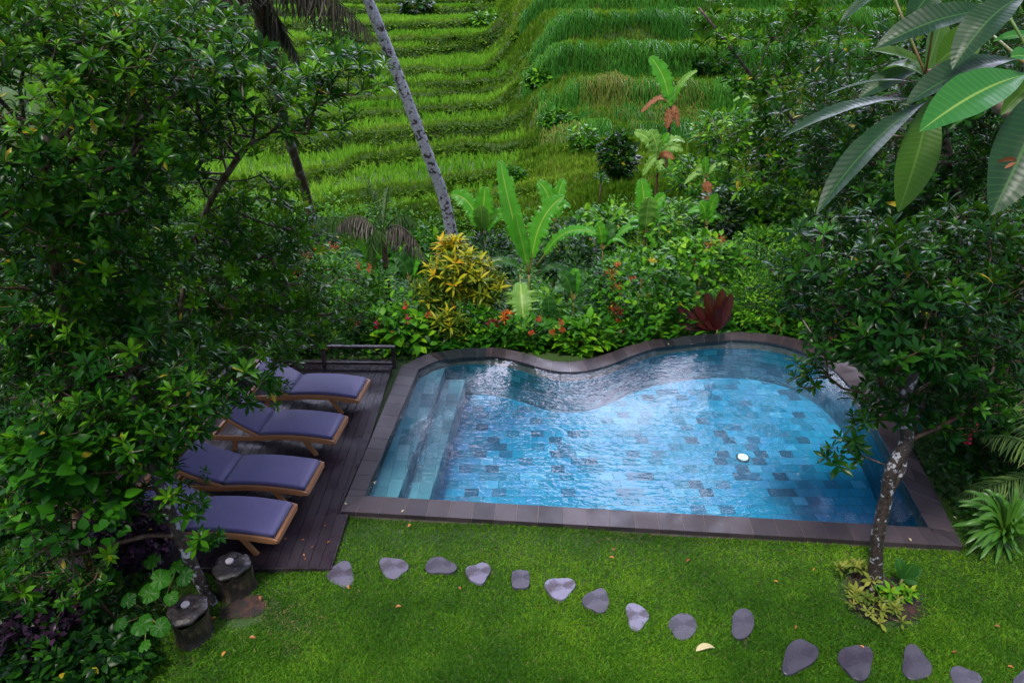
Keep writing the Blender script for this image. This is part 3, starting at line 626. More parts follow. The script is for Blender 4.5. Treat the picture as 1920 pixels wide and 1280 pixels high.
# leafy ground cover between the pool and the terraces
n = 110000; Y = 11.9 + 16 * RS.rand(n) ** 1.2; X = RS.uniform(-.75, .85, n) * Y; ok = ~inside(out, X, Y); X, Y = X[ok], Y[ok]; n = len(X); pch = lowf(X * 1.3, Y * 1.3, 1, 3); z = ground_z(X, Y) + RS.rand(n) ** 2 * (.15 + 1.0 * pch)
az_ = RS.rand(n) * 6.28; el_ = np.radians(RS.uniform(-10, 60, n)); D = np.stack([np.cos(az_) * np.cos(el_), np.sin(az_) * np.cos(el_), np.sin(el_)], 1)
mb = MB(); scatter(mb, T_OV, np.stack([X, Y, z], 1), D, np.array([[0, 0, 1.]]) + RS.randn(n, 3) * .3, RS.uniform(.1, .26, n), np.clip(.45 * RS.rand(n) + .5 * (pch - .2), 0, .93), .8)
tag(mb.build('ground_cover', 'fresh_leaf'), 'leafy green ground cover on the slope below the terraces', 'plants', kind='stuff')

n = 60000; X = RS.uniform(-9, 12, n); Y = RS.uniform(4.0, 11.6, n); rl = np.interp(Y, [6.4, 8.6, 10.2, 11.8], [5.9, 6.1, 6.0, 5.6])
ok = ((X > rl) & (Y > 6.95)) | ((X < -5.55) & (Y > 5)) | (X < -3.95 + .25 * np.sin(Y * 5)) & (Y < 5.95) | ((Y > 11.3) & (X < -1.9)); ok &= ~inside(out, X, Y); X, Y = X[ok], Y[ok]; n = len(X); z = ground_z(X, Y) + RS.rand(n) ** 2 * .28
az_ = RS.rand(n) * 6.28; el_ = np.radians(RS.uniform(-10, 60, n)); D = np.stack([np.cos(az_) * np.cos(el_), np.sin(az_) * np.cos(el_), np.sin(el_)], 1)
mb = MB(); scatter(mb, T_OV, np.stack([X, Y, z], 1), D, np.array([[0, 0, 1.]]) + RS.randn(n, 3) * .3, RS.uniform(.06, .15, n), np.clip(.9 * RS.rand(n), 0, .93), .8)
tag(mb.build('undergrowth', 'dark_leaf'), 'dark leafy undergrowth on the soil around the deck and the right end of the pool', 'plants', kind='stuff')

# ------------------------------------------------------------------ deck, railing, loungers, stumps
deck = thing('wooden_deck', 'wet dark plank deck carrying four sun loungers left of the pool', 'deck', (DECK_X1, DECK_Y0, -.02))
mb = MB(); x = DECK_X1
lft = lambda Y: np.interp(Y, [7.06, 10.95], [out[0][0], out[-10][0]]) 
while x > DECK_X0:
    w = .135; xa = x - w; y0 = DECK_Y0; cuts = [y0] + sorted(RS.uniform(y0 + .8, DECK_Y1 - .8, 1).tolist()) + [DECK_Y1]
    if x > -2.6: cuts = [y0, 7.03]; 
    for a, b2 in zip(cuts[:-1], cuts[1:]):
        boxv(mb, ((x + xa) / 2, (a + b2) / 2, -.035 + RS.randn() * .0012), (w - .006, b2 - a - .005, .035), RS.rand())
    if x > -2.6:   # boards beside the pool are tapered to the coping edge
        yy = np.linspace(7.035, DECK_Y1, 12); xo = np.minimum(x, np.interp(yy, [7.06, 10.9], [P(636, 957)[0], P(752, 688)[0]]) - .01)
        if (xo > xa + .01).any():
            vt = []
            for y_, x_ in zip(yy, np.maximum(xo, xa + .004)): vt += [[xa + .006, y_, -.0175], [x_, y_, -.0175], [xa + .006, y_, -.05], [x_, y_, -.05]]
            k = np.arange(11) * 4; mb.add(vt, np.vstack([np.stack([k, k + 1, k + 5, k + 4], 1), np.stack([k + 1, k + 3, k + 7, k + 5], 1)]), RS.rand())
    x -= w
for xx in (-2.15, -2.05, -1.98):
    pass
mb.build('deck_boards', 'deck_board', deck, False)
mb = MB()
boxv(mb, ((DECK_X0 + DECK_X1) / 2, DECK_Y0 - .012, -.06), (DECK_X1 - DECK_X0, .02, .085), .2); boxv(mb, (DECK_X1 + .012, 6.55, -.06), (.02, .95, .085), .2)
boxv(mb, ((DECK_X0 + DECK_X1) / 2, (DECK_Y0 + DECK_Y1) / 2, -.09), (DECK_X1 - DECK_X0 - .1, DECK_Y1 - DECK_Y0 - .1, .03), .2); mb.build('fascia', 'dark_timber', deck, False)
# railing
rail = thing('deck_railing', 'low dark timber railing around the far end of the deck', 'railing', (-2.2, 11.1, 0))
A = P(740, 688); B = P(500, 688); A[2] = B[2] = -.02
C_ = np.array([-5.35, 6.6, -.02]); B[0] = -4.75; B[1] = A[1] + .05
for p_, q_ in ((A, B), (B, C_)):
    for h in (.44, .1):
        mb = MB(); bar(mb, p_ + [0, 0, h], q_ + [0, 0, h], .07 if h > .3 else .05, .045); mb.build('rail', 'dark_timber', rail, False)
    for t in (0, .33, .66, 1.0) if q_ is C_ else (0, .5):
        c = p_ + (q_ - p_) * t
        mb = MB(); boxv(mb, c + [0, 0, .225], (.07, .07, .46)); mb.build('post', 'dark_timber', rail, False)

def sweep(mb, xs, zs, w, t, r=.02, nseg=4, yc=0, tint=.5):    # rounded-rect section swept along x; zs = underside height
    sec = []
    for cx, cz, a0 in ((w / 2 - r, t - r, 0), (-w / 2 + r, t - r, 90), (-w / 2 + r, r, 180), (w / 2 - r, r, 270)):
        for q in range(nseg): a = math.radians(a0 + 90 * q / (nseg - 1)); sec.append([cx + r * math.cos(a), cz + r * math.sin(a)])
    sec = np.array(sec); n = len(sec); k = len(xs); T = np.stack([np.gradient(xs), np.gradient(zs)], 1); T = nrm(T)
    v = []
    ends = [.6 if i in (0, k - 1) else 1 for i in range(k)]
    for i_ in range(k):
        nx_, nz_ = -T[i_, 1], T[i_, 0]; e = ends[i_]
        for y, z in sec:
            zc = t / 2 + (z - t / 2) * e; yc_ = y * (1 if e == 1 else (w / 2 - r * .5) / (w / 2))
            v.append([xs[i_] + nx_ * zc, yc + yc_, zs[i_] + nz_ * zc])
    i0 = np.arange(k - 1)[:, None] * n; j = np.arange(n)[None]; j2 = (j + 1) % n
    f = np.stack([i0 + j, i0 + j2, i0 + n + j2, i0 + n + j], -1).reshape(-1, 4)
    mb.add(v, [f, np.arange(n)[::-1], np.arange(n) + (k - 1) * n], tint)
def lounger(foot, yaw, ang, label):
    t = thing('sun_lounger', label, 'sun lounger', tuple(foot), 'sun loungers in a row on the deck')
    t.rotation_euler[2] = yaw; t['_b'] = [0, 0, 0]
    w = .68
    def zc(x): return .285 + .045 * np.sin((x - .1) / 1.15 * math.pi) * 1.0 - .02 * x
    mb = MB(); xs = np.linspace(0, 1.92, 20); zs = np.where(xs < 1.2, zc(xs), zc(1.2) - .03 * np.sin((xs - 1.2) / .72 * 1.6))
    for s in (-1, 1): sweep(mb, xs, zs - .035, .035, .085, .008, 3, s * (w / 2 - .018))
    bar(mb, (.015, -w / 2 + .035, zc(0) + .005), (.015, w / 2 - .035, zc(0) + .005), .05, .07); bar(mb, (1.9, -w / 2 + .03, zs[-1]), (1.9, w / 2 - .03, zs[-1]), .04, .06)
    mb.build('frame', 'teak', t, False)
    mb = MB()
    for x in np.arange(.09, 1.14, .085): boxv(mb, (x, 0, zc(x) + .028), (.06, w - .07, .014))
    mb.build('seat_slats', 'teak', t, False)
    for x, s in ((.42, -1), (.42, 1), (1.5, -1), (1.5, 1)):
        mb = MB(); bar(mb, (x + .06, s * (w / 2 - .06), .27), (x - .1 if x < 1 else x + .1, s * (w / 2 - .06), .0), .04, .06, up=(1, 0, 0)); mb.build('leg', 'teak', t, False)
    mb = MB(); xs = np.linspace(.045, 1.16, 16); sweep(mb, xs, zc(xs) + .04, w - .075, .06, .02, 4); sc = mb.build('seat_cushion', 'cushion_fabric', t, True)
    mb = MB(); sweep(mb, np.linspace(.035, 1.165, 16), zc(np.linspace(.035, 1.165, 16)) + .034, w - .055, .02, .008, 3); mb.build('piping', 'cushion_piping', sc, False)
    ca, sa = math.cos(ang), math.sin(ang); hx, hz = 1.18, zc(1.18) + .035
    s_ = np.linspace(0, .76, 10); bow = .03 * np.sin(s_ / .76 * math.pi)
    xs = hx + s_ * ca + bow * sa; zs = hz + s_ * sa - bow * ca
    mb = MB()
    for q in (-1, 1): sweep(mb, xs, zs - .02, .035, .05, .008, 3, q * (w / 2 - .02))
    for q in range(1, 10): boxv(mb, (xs[q], 0, zs[q] + .005), (.05, w - .08, .012), R=[[ca, 0, -sa], [0, 1, 0], [sa, 0, ca]])
    bar(mb, (xs[-1] + .01, -w / 2 + .03, zs[-1]), (xs[-1] + .01, w / 2 - .03, zs[-1]), .05, .045); mb.build('backrest_frame', 'teak', t, False)
    mb = MB(); sweep(mb, xs[:-1] * 1 + .0, zs[:-1] + .02, w - .075, .06, .02, 4); bc = mb.build('back_cushion', 'cushion_fabric', t, True)
    mb = MB(); sweep(mb, xs[:-1], zs[:-1] + .014, w - .055, .02, .008, 3); mb.build('piping', 'cushion_piping', bc, False)
    for q in (-1, 1):
        mb = MB(); bar(mb, (hx + .5 * ca, q * .22, hz + .5 * sa - .02), (hx + .62, q * .22, .29), .025, .03, up=(0, 1, 0)); mb.build('backrest_prop', 'teak', t, False)
LG = [((522, 1018), (553, 938), .62, 'lounger with purple cushion nearest the lawn, beside the tree stump', ),
      ((575, 925), (607, 862), .36, 'lounger with purple cushion and low flat backrest, second from the lawn'),
      ((628, 828), (650, 778), .62, 'lounger with purple cushion, third from the lawn, its backrest raised'),
      ((672, 750), (693, 710), .62, 'farthest lounger with purple cushion, next to the far railing')]
for a, b2, ang, lab in LG:
    A, B = P(*a, .27), P(*b2, .33); c = (A + B) / 2; c[2] = -.017
    lounger(c, math.pi - .10, ang, 'teak ' + lab)

for (u, v_), r, h, lab in (((433, 1058), .205, .42, 'dark weathered log stump stool beside the deck corner'), ((350, 1140), .205, .40, 'dark weathered log stump stool among lobed leaves, further from the deck')):
    c = P(u, v_, h - .1); c[2] = -.1; t = thing('tree_stump', lab, 'stump', tuple(c), 'log stump stools by the loungers')
    n = 26; a = np.arange(n) * 2 * math.pi / n; rs = 1 + .06 * np.cos(3 * a + u) + .05 * RS.randn(n)
    mb = MB(); vs = []
    prof = [(0, .86), (.06, .8), (.3, .74), (.75, .76), (.85, .8)]
    for zz_, k_ in prof: k_ = k_ * 1.26; vs.append(np.stack([c[0] + r * k_ * rs * np.cos(a), c[1] + r * k_ * rs * np.sin(a), np.full(n, c[2] + h * zz_)], 1))
    k = np.arange(n); mb.add(np.vstack(vs), [np.stack([k + q * n, (k + 1) % n + q * n, (k + 1) % n + (q + 1) * n, k + (q + 1) * n], 1) for q in range(4)]); mb.build('trunk', 'stump_bark', t)
    mb = MB(); vs = []
    for zz_, k_ in ((.86, .9), (.88, 1.0), (.95, 1.03), (1.0, .99), (1.01, .5), (1.0, .1)):
        r2 = 1 + (.07 * np.cos(3 * a + u) + .05 * np.cos(7 * a)) * min(1, k_ * 1.2)
        vs.append(np.stack([c[0] + r * k_ * r2 * np.cos(a), c[1] + r * k_ * r2 * np.sin(a), np.full(n, c[2] + h * zz_) + .006 * RS.randn(n)], 1))
    mb.add(np.vstack(vs), [np.stack([k + q * n, (k + 1) % n + q * n, (k + 1) % n + (q + 1) * n, k + (q + 1) * n], 1) for q in range(5)] + [np.arange(n) + 5 * n]); mb.build('seat_top', 'stump_top', t)
    mb = MB(); disc(mb, c + [-.03, .04, 0], .045, c[2] + h * 1.03 + .012, 12, .02); o = mb.build('pebble', 'pale_stone', None, False, loc=tuple(c + [-.03, .04, h]))
    tag(o, 'small round pale pebble on top of the stump ' + ('beside the deck corner' if u > 400 else 'among the lobed leaves'), 'pebble')

# ------------------------------------------------------------------ trees
def grow(trunk, tips, r0=.004, rmax=.09, pathw=.25):
    """nodes joined tip by tip to the nearest part of the tree; radii by pipe model"""
    nodes = [np.array(p, float) for p in trunk]; par = [-1] + list(range(len(trunk) - 1)); pl = [0.0]
    for i in range(1, len(trunk)): pl.append(pl[-1] + np.linalg.norm(nodes[i] - nodes[i - 1]))
    start = max(1, len(trunk) // 3)
    cap = len(trunk) + 3 * len(tips) + 10; A = np.zeros((cap, 3)); A[:len(nodes)] = nodes; PL = np.zeros(cap); PL[:len(nodes)] = pl; cnt = len(nodes); par = par + [0] * (cap - len(par))
    root = np.array(trunk[-1]) ; order = np.argsort(np.linalg.norm(tips - root, axis=1)); tipn = np.zeros(len(tips), int); ax = np.zeros((len(tips), 3))
    for ti in order:
        p = tips[ti]; d = np.linalg.norm(A[start:cnt] - p, axis=1); up = np.maximum(0, A[start:cnt, 2] - p[2]) * .6
        j = start + int(np.argmin(d + pathw * PL[start:cnt] + up)); q = A[j]; dist = np.linalg.norm(p - q); pr = j
        k = 2 if dist > .25 else 1
        for s in range(1, k + 1):
            t = s / k; m_ = q + (p - q) * t
            if s < k: m_ = m_ + RS.randn(3) * dist * .07 + np.array([0, 0, -.06 * dist])
            A[cnt] = m_; par[cnt] = pr; PL[cnt] = PL[pr] + dist / k; pr = cnt; cnt += 1
        tipn[ti] = cnt - 1; ax[ti] = A[cnt - 1] - A[par[cnt - 1]]
    w = np.zeros(cnt); w[tipn] += 1
    for i in range(cnt - 1, 0, -1): w[par[i]] += w[i]
    rad = r0 * np.maximum(w, 1) ** .46; rad = np.minimum(rad, rmax)
    return A[:cnt], np.array(par[:cnt]), rad, ax
def edges(mb, A, par, rad, n=5):
    i = np.arange(1, len(A)); a, b2 = A[par[i]], A[i]; ra, rb = np.minimum(rad[par[i]], rad[i] * 1.25), rad[i]
    T = nrm(b2 - a); ref = np.where(abs(T[:, 2:3]) > .9, [[1., 0, 0]], [[0, 0, 1.]]); X = nrm(np.cross(T, ref)); Y = np.cross(T, X)
    an = np.arange(n) * 2 * math.pi / n; ring = np.cos(an)[None, :, None] * X[:, None] + np.sin(an)[None, :, None] * Y[:, None]
    v = np.concatenate([a[:, None] + ring * ra[:, None, None], b2[:, None] + ring * rb[:, None, None]], 1).reshape(-1, 3)
    k = np.arange(n); f = np.stack([k, (k + 1) % n, (k + 1) % n + n, k + n], 1); off = (np.arange(len(i)) * 2 * n)[:, None, None]
    mb.add(v, (f[None] + off).reshape(-1, 4))
def ell(u, v_, ru, rv, Y, rY, n, shell=.35):
    """points in an ellipsoid that stands at ground distance Y"""
    c = PY(u, v_, Y); w = c[1] * CP - (c[2] - CAM_H) * SP; rx = ru / FOC * w; rz = rv / FOC * w
    d = nrm(RS.randn(n, 3)); r = (shell + (1 - shell) * RS.rand(n)) ** .6
    r = r * (1 + .18 * np.sin(d[:, 0] * 5 + u) * np.sin(d[:, 2] * 6 + v_))
    return c + d * r[:, None] * [rx, rY, rz]
def thin(p, dmin):
    keep = []; cell = {}
    for i, q in enumerate(p):
        k = tuple((q // dmin).astype(int)); bad = False
        for dx in (-1, 0, 1):
            for dy in (-1, 0, 1):
                for dz in (-1, 0, 1):
                    for j in cell.get((k[0] + dx, k[1] + dy, k[2] + dz), ()):
                        if np.sum((p[j] - q) ** 2) < dmin * dmin: bad = True
        if not bad: cell.setdefault(k, []).append(i); keep.append(i)
    return p[keep]
def tree(name, label, trunk, blobs_, leafm='sapodilla_leaf', barkm='lichen_bark', leaf=.115, n=11, rmax=.085, tpl=T_OB, dmin=.12, twigm='twig', up=.8, extra=None, young=.12, r0=.0036, cat='tree', keepf=None):
    trunk = curve(trunk, max(8, len(trunk) * 4)); base = trunk[0]
    t = thing(name, label, cat, tuple(base)); tips = np.vstack([ell(*b_) for b_ in blobs_]); tips = thin(tips, dmin)
    g = ground_z(tips[:, 0], tips[:, 1]); tips = tips[tips[:, 2] > g + .1]
    if keepf is not None: tips = tips[keepf(tips)]
    A, par, rad, ax = grow(trunk, tips, r0, rmax)
    nt_ = len(trunk)
    mb = MB(); k = np.arange(nt_) / (nt_ - 1); tube(mb, trunk, np.maximum(rad[:nt_], rmax * (1.05 - .5 * k)) * (1 + .25 * np.exp(-k * 14)), 10, wob=.16); mb.build('trunk', barkm, t)
    mb = MB(); i0 = nt_ - 1
    sub = np.ones(len(A), bool); par2 = par.copy()
    ii = np.arange(nt_, len(A)); AA = A; 
    e = MB(); pa = par.copy(); r2 = rad.copy()
    # only edges beyond the trunk
    Ai = np.vstack([A[:1], A[ii]]); 
    a_, b_ = A[par[ii]], A[ii]; rad = np.minimum(rad, rmax * .42); ra, rb = np.minimum(rad[par[ii]], rad[ii] * 1.3), rad[ii]
    T = nrm(b_ - a_); ref = np.where(abs(T[:, 2:3]) > .9, [[1., 0, 0]], [[0, 0, 1.]]); X = nrm(np.cross(T, ref)); Y = np.cross(T, X); q = 5
    an = np.arange(q) * 2 * math.pi / q; ring = np.cos(an)[None, :, None] * X[:, None] + np.sin(an)[None, :, None] * Y[:, None]
    v = np.concatenate([a_[:, None] + ring * ra[:, None, None], b_[:, None] + ring * rb[:, None, None]], 1).reshape(-1, 3)
    kk = np.arange(q); f = np.stack([kk, (kk + 1) % q, (kk + 1) % q + q, kk + q], 1); off = (np.arange(len(ii)) * 2 * q)[:, None, None]
    mb.add(v, (f[None] + off).reshape(-1, 4)); mb.build('branches', twigm, t)
    mb = MB(); axd = nrm(ax) * .75 + np.array([0, 0, up]) + RS.randn(len(ax), 3) * .25
    rosettes(mb, tips, axd, n, leaf, tpl, young=young); mb.build('crown', leafm, t)
    print(name, len(tips))
    return t, tips

# left foreground trees
t1 = [P(400, 1128, -.1), P(372, 1085, .25), PY(325, 975, 5.75), PY(290, 880, 5.85), PY(262, 790, 6.0), PY(240, 700, 6.2)]
t1[0][1] = 5.62
TR1, tips1 = tree('sapodilla_tree', 'glossy-leaved tree with lichened trunk between the two stumps, branches over the loungers', t1,
     [(200, 720, 250, 120, 6.1, .9, 620), (290, 790, 110, 85, 6.3, .6, 150), (470, 730, 70, 50, 6.6, .4, 42), (90, 900, 150, 110, 5.7, .6, 180), (90, 1090, 130, 80, 5.2, .5, 90), (350, 910, 50, 50, 6.0, .3, 16), (220, 940, 70, 40, 5.7, .3, 18), (385, 1010, 30, 30, 5.6, .15, 9), (330, 950, 45, 45, 5.6, .2, 16), (290, 870, 50, 40, 5.7, .2, 16), (500, 650, 70, 50, 7.2, .4, 50)], leaf=.125, n=12, dmin=.105, rmax=.066)
t2 = [P(150, 1010, -.1), PY(138, 860, 6.7), PY(130, 720, 6.7), PY(122, 600, 6.7), PY(100, 470, 6.5), PY(88, 350, 6.4), PY(92, 240, 6.4)]
tree('sapodilla_tree', 'tall glossy-leaved tree with reddish stems at the left edge of the view', t2,
     [(110, 230, 230, 230, 6.4, 1.2, 950), (60, 520, 200, 170, 6.5, 1.0, 620), (260, 90, 200, 90, 6.6, .8, 190), (250, 470, 130, 130, 6.8, .8, 230)], barkm='brown_bark', leaf=.12, n=13, dmin=.115, young=.3, rmax=.055)
t3 = [np.array([-5.2, 9.3, -.1]), PY(330, 700, 9.2), PY(345, 540, 8.9), PY(385, 400, 8.6), PY(430, 320, 8.3), PY(475, 258, 8.1)]
tree('sapodilla_tree', 'glossy-leaved tree behind the loungers whose long branch reaches the pale palm trunk', t3,
     [(400, 540, 210, 150, 9.0, 1.0, 800), (480, 420, 110, 100, 8.8, .8, 200), (500, 600, 160, 80, 9.6, .7, 200), (450, 210, 200, 75, 8.2, .7, 190), (640, 140, 95, 52, 7.8, .4, 80), (410, 140, 70, 70, 8.0, .5, 80), (380, 60, 80, 60, 8.0, .5, 70), (330, 90, 160, 80, 8.0, .7, 150), (290, 250, 150, 120, 8.2, .7, 240), (560, 180, 80, 50, 8.0, .4, 40), (640, 560, 90, 70, 10.5, .5, 110)],
     barkm='brown_bark', leaf=.135, n=12, dmin=.13, young=.35, rmax=.038)
# right trees
t4 = [P(1640, 1112, -.1), P(1642, 1060, .25), PY(1645, 1010, 5.9), PY(1662, 930, 6.0), PY(1672, 880, 6.02), PY(1700, 825, 6.1), PY(1690, 760, 6.2), PY(1722, 690, 6.3)]
TR4, tips4 = tree('sapodilla_tree', 'glossy-leaved tree with forked white-blotched trunk standing on the lawn before the pool', t4,
     [(1700, 580, 185, 120, 6.3, .8, 620), (1790, 725, 120, 100, 6.7, .7, 330), (1575, 640, 75, 40, 6.2, .4, 42), (1660, 745, 60, 45, 6.3, .3, 36), (1560, 560, 70, 50, 6.5, .5, 60), (1500, 520, 50, 40, 6.8, .4, 30), (1580, 850, 32, 48, 6.0, .12, 26), (1612, 790, 24, 26, 6.05, .1, 8), (1520, 700, 40, 26, 6.3, .2, 14), (1800, 500, 150, 120, 6.8, .7, 300), (1880, 600, 90, 150, 7.2, .7, 240), (1620, 470, 130, 70, 6.6, .6, 130)],
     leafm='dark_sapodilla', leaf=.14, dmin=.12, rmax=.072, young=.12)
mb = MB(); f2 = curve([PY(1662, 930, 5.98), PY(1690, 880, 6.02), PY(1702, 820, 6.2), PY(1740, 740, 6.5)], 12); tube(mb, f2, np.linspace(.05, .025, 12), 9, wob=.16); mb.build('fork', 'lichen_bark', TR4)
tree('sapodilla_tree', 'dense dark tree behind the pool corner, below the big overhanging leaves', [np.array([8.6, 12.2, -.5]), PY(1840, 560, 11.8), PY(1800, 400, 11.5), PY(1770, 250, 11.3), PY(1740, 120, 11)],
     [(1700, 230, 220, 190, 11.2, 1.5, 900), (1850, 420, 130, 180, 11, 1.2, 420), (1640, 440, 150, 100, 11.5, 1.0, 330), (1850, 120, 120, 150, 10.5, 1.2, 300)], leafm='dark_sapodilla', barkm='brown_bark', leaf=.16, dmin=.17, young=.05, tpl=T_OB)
tree('slender_tree', 'slender open-branched tree leaning left in front of the tall grass banks', [np.array([7.6, 16.6, -1.4]), PY(1545, 330, 16.4), PY(1485, 225, 16.2), PY(1420, 155, 16), PY(1350, 65, 15.8), PY(1310, 15, 15.7)],
     [(1430, 110, 95, 90, 16, .9, 120), (1345, 50, 50, 55, 15.8, .5, 36), (1500, 200, 90, 90, 16.3, .9, 150), (1450, 300, 110, 80, 16.2, 1, 160), (1520, 60, 70, 80, 16.2, .8, 90)], leafm='sapodilla_leaf', barkm='brown_bark', leaf=.2, dmin=.2, young=.45, rmax=.045)
tree('sapodilla_tree', 'dark leafy tree at the right edge beyond the palm frond', [np.array([8.3, 8.6, -.1]), PY(1880, 700, 8.8), PY(1870, 560, 8.9), PY(1880, 450, 9)],
     [(1880, 640, 100, 130, 8.9, .8, 300), (1830, 760, 90, 80, 8.4, .6, 130), (1900, 420, 90, 110, 9.2, .8, 200)], leafm='dark_sapodilla', leaf=.13, dmin=.15, young=.03, barkm='lichen_bark')

# ------------------------------------------------------------------ shrubs
def shrub(name, label, u, v_, ru, rv, Y, rY, n, leafm, tpl=T_OV, leaf=.1, stems=7, flowers=None, ros=0, flat=.0, tint=(0.1, .85), group=None, cat='shrub', stemm='twig', shell=.45, base=None):
    c = PY(u, v_, Y); g = gz(c[0], c[1]); b0 = np.array([c[0], c[1], g]) if base is None else base
    t = thing(name, label, cat, tuple(b0), group)
    Pt = ell(u, v_, ru, rv, Y, rY, n, shell); gg = ground_z(Pt[:, 0], Pt[:, 1]); Pt = Pt[Pt[:, 2] > gg + .03]
    hole_ = inside(out, Pt[:, 0], Pt[:, 1]) & (Pt[:, 2] < .02); Pt = Pt[~hole_]; m_ = len(Pt)
    mb = MB()
    outw = nrm(Pt - (c - [0, 0, .3]))
    if ros: rosettes(mb, Pt, outw * .8 + [0, 0, .8] + RS.randn(m_, 3) * .3, ros, leaf, tpl, tint[0], tint[1], young=.25)
    else:
        D = outw + RS.randn(m_, 3) * .7; D[:, 2] = D[:, 2] * .6 + .1
        lf = (np.sin(Pt[:, 0] * 9) + np.sin(Pt[:, 2] * 11 + 1)) * .12
        tt = np.clip(tint[0] + (tint[1] - tint[0]) * RS.rand(m_) + lf, 0, .93); tt = np.where(RS.rand(m_) < .004, .99, tt)
        scatter(mb, tpl, Pt, D, np.array([[0, 0, 1.]]) + outw * .5 + RS.randn(m_, 3) * .3, leaf * 1.7 * RS.uniform(.45, 1.35, m_), tt)
    mb.build('foliage', leafm, t)
    mb = MB()
    for q in range(stems):
        e = Pt[RS.randint(m_)]; mdl = (b0 + e) / 2 + [0, 0, .12]; tube(mb, curve([b0 + RS.randn(3) * [.12, .12, 0], mdl, e], 6), np.linspace(.009, .003, 6), 5)
    mb.build('stems', stemm, t)
    for fl in flowers or []:
        fu, fv, kind, fm = fl; fc = PY(fu, fv, Y - rY * .75); mb = MB()
        if kind == 'spike':
            k_ = 46; zz_ = RS.rand(k_); O = fc + np.stack([RS.randn(k_) * .012, RS.randn(k_) * .012, zz_ * .2 - .08], 1); D = np.stack([RS.randn(k_), RS.randn(k_), RS.rand(k_) * .9], 1); scatter(mb, T_TINY, O, D, RS.randn(k_, 3), .055 * (1.2 - zz_ * .7), RS.rand(k_) * .9)
        elif kind == 'ball':
            k_ = 70; d = nrm(RS.randn(k_, 3)); scatter(mb, T_TINY, fc + d * .05 * RS.rand(k_, 1), d, RS.randn(k_, 3), .034, RS.rand(k_) * .9)
        elif kind == 'spray':
            k_ = 60; d = nrm(RS.randn(k_, 3) + [0, 0, .4]); scatter(mb, T_SP, fc + d * RS.rand(k_, 1) * .13, d, RS.randn(k_, 3), .05, RS.rand(k_) * .9)
        mb.build('flower', fm, t)
    return t
# --- border behind the pool
shrub('croton_shrub', 'yellow and green croton shrub with narrow leaves behind the far pool edge', 862, 512, 62, 52, 13.3, .6, 230, 'croton_leaf', T_SP, .22, 10, ros=10, tint=(.05, .98), shell=.2)
shrub('croton_shrub', 'darker green croton branch mass at the left of the yellow croton', 812, 545, 42, 38, 13.1, .4, 100, 'croton_leaf', T_SP, .2, 6, ros=9, tint=(-.1, .75), shell=.2)
shrub('croton_shrub', 'spreading croton with orange tips at the right of the yellow croton', 912, 538, 40, 34, 13.1, .4, 95, 'croton_leaf', T_SP, .2, 6, ros=9, tint=(0, .9), shell=.2)
shrub('croton_shrub', 'tall yellow croton tip standing before the pale palm trunk', 845, 462, 18, 18, 13.6, .16, 26, 'croton_leaf', T_SP, .24, 3, ros=12, tint=(.4, 1.1))
shrub('croton_shrub', 'low dark croton with long green-yellow leaves close to the pool rim', 850, 610, 40, 26, 12.4, .3, 40, 'croton_leaf', T_SP, .22, 5, ros=9, tint=(0, .8))
shrub('flowering_shrub', 'bright green broad-leaved shrub with crimson flower spikes by the railing corner', 745, 625, 66, 40, 12.2, .45, 430, 'lime_leaf', T_OV, .15, 9, [(706, 608, 'spike', 'magenta_flower'), (735, 640, 'spike', 'magenta_flower'), (764, 600, 'spike', 'magenta_flower'), (760, 575, 'spike', 'red_flower'), (671, 607, 'ball', 'red_flower'), (737, 632, 'spike', 'red_flower'), (757, 686, 'spray', 'red_flower'), (803, 590, 'ball', 'red_flower')], tint=(.05, .75))
shrub('ixora_shrub', 'shrub with coral flower heads left of the croton, beyond the deck', 640, 540, 105, 62, 13.6, .9, 1500, 'fresh_leaf', T_OB, .1, 9, [(693, 505, 'spike', 'orange_flower'), (672, 500, 'spike', 'orange_flower'), (600, 470, 'spray', 'orange_flower'), (625, 466, 'spray', 'orange_flower'), (570, 480, 'spray', 'orange_flower'), (558, 508, 'spray', 'orange_flower')], tint=(.05, .8))
shrub('green_shrub', 'dark green shrub directly behind the far deck railing', 600, 620, 110, 40, 12.0, .5, 1100, 'dark_leaf', T_OB, .1, 8, [(560, 640, 'ball', 'red_flower'), (610, 655, 'ball', 'red_flower')], tint=(.1, .95))
shrub('ixora_shrub', 'big rounded shrub with orange-red flower heads behind the inward curve of the pool', 1195, 545, 100, 78, 13.2, .9, 2600, 'fresh_leaf', T_OV, .085, 10, [(1145, 515, 'spray', 'orange_flower'), (1158, 541, 'spray', 'orange_flower'), (1150, 578, 'spray', 'red_flower'), (1162, 582, 'spray', 'red_flower'), (1160, 602, 'ball', 'red_flower'), (1158, 496, 'ball', 'orange_flower'), (1187, 522, 'ball', 'red_flower'), (1164, 622, 'spray', 'orange_flower'), (1222, 488, 'ball', 'yellow_flower'), (1214, 550, 'ball', 'yellow_flower')], tint=(.05, .75))
shrub('flowering_shrub', 'low lime-green shrub filling the inward curve of the pool rim', 1100, 630, 62, 34, 12.0, .35, 520, 'lime_leaf', T_OV, .12, 7, [(1054, 618, 'ball', 'red_flower'), (1036, 622, 'ball', 'red_flower'), (1010, 598, 'ball', 'red_flower'), (1052, 604, 'ball', 'red_flower'), (996, 624, 'ball', 'red_flower')], tint=(.05, .7))
shrub('green_shrub', 'low mid-green shrub right under the hanging banana leaf', 1000, 640, 60, 26, 12.4, .35, 700, 'fresh_leaf', T_OB, .09, 6, tint=(.1, .9))
shrub('green_shrub', 'small-leaved green bush between the croton and the pool rim', 905, 610, 55, 32, 12.6, .4, 800, 'fresh_leaf', T_OV, .08, 6, tint=(.1, .85))
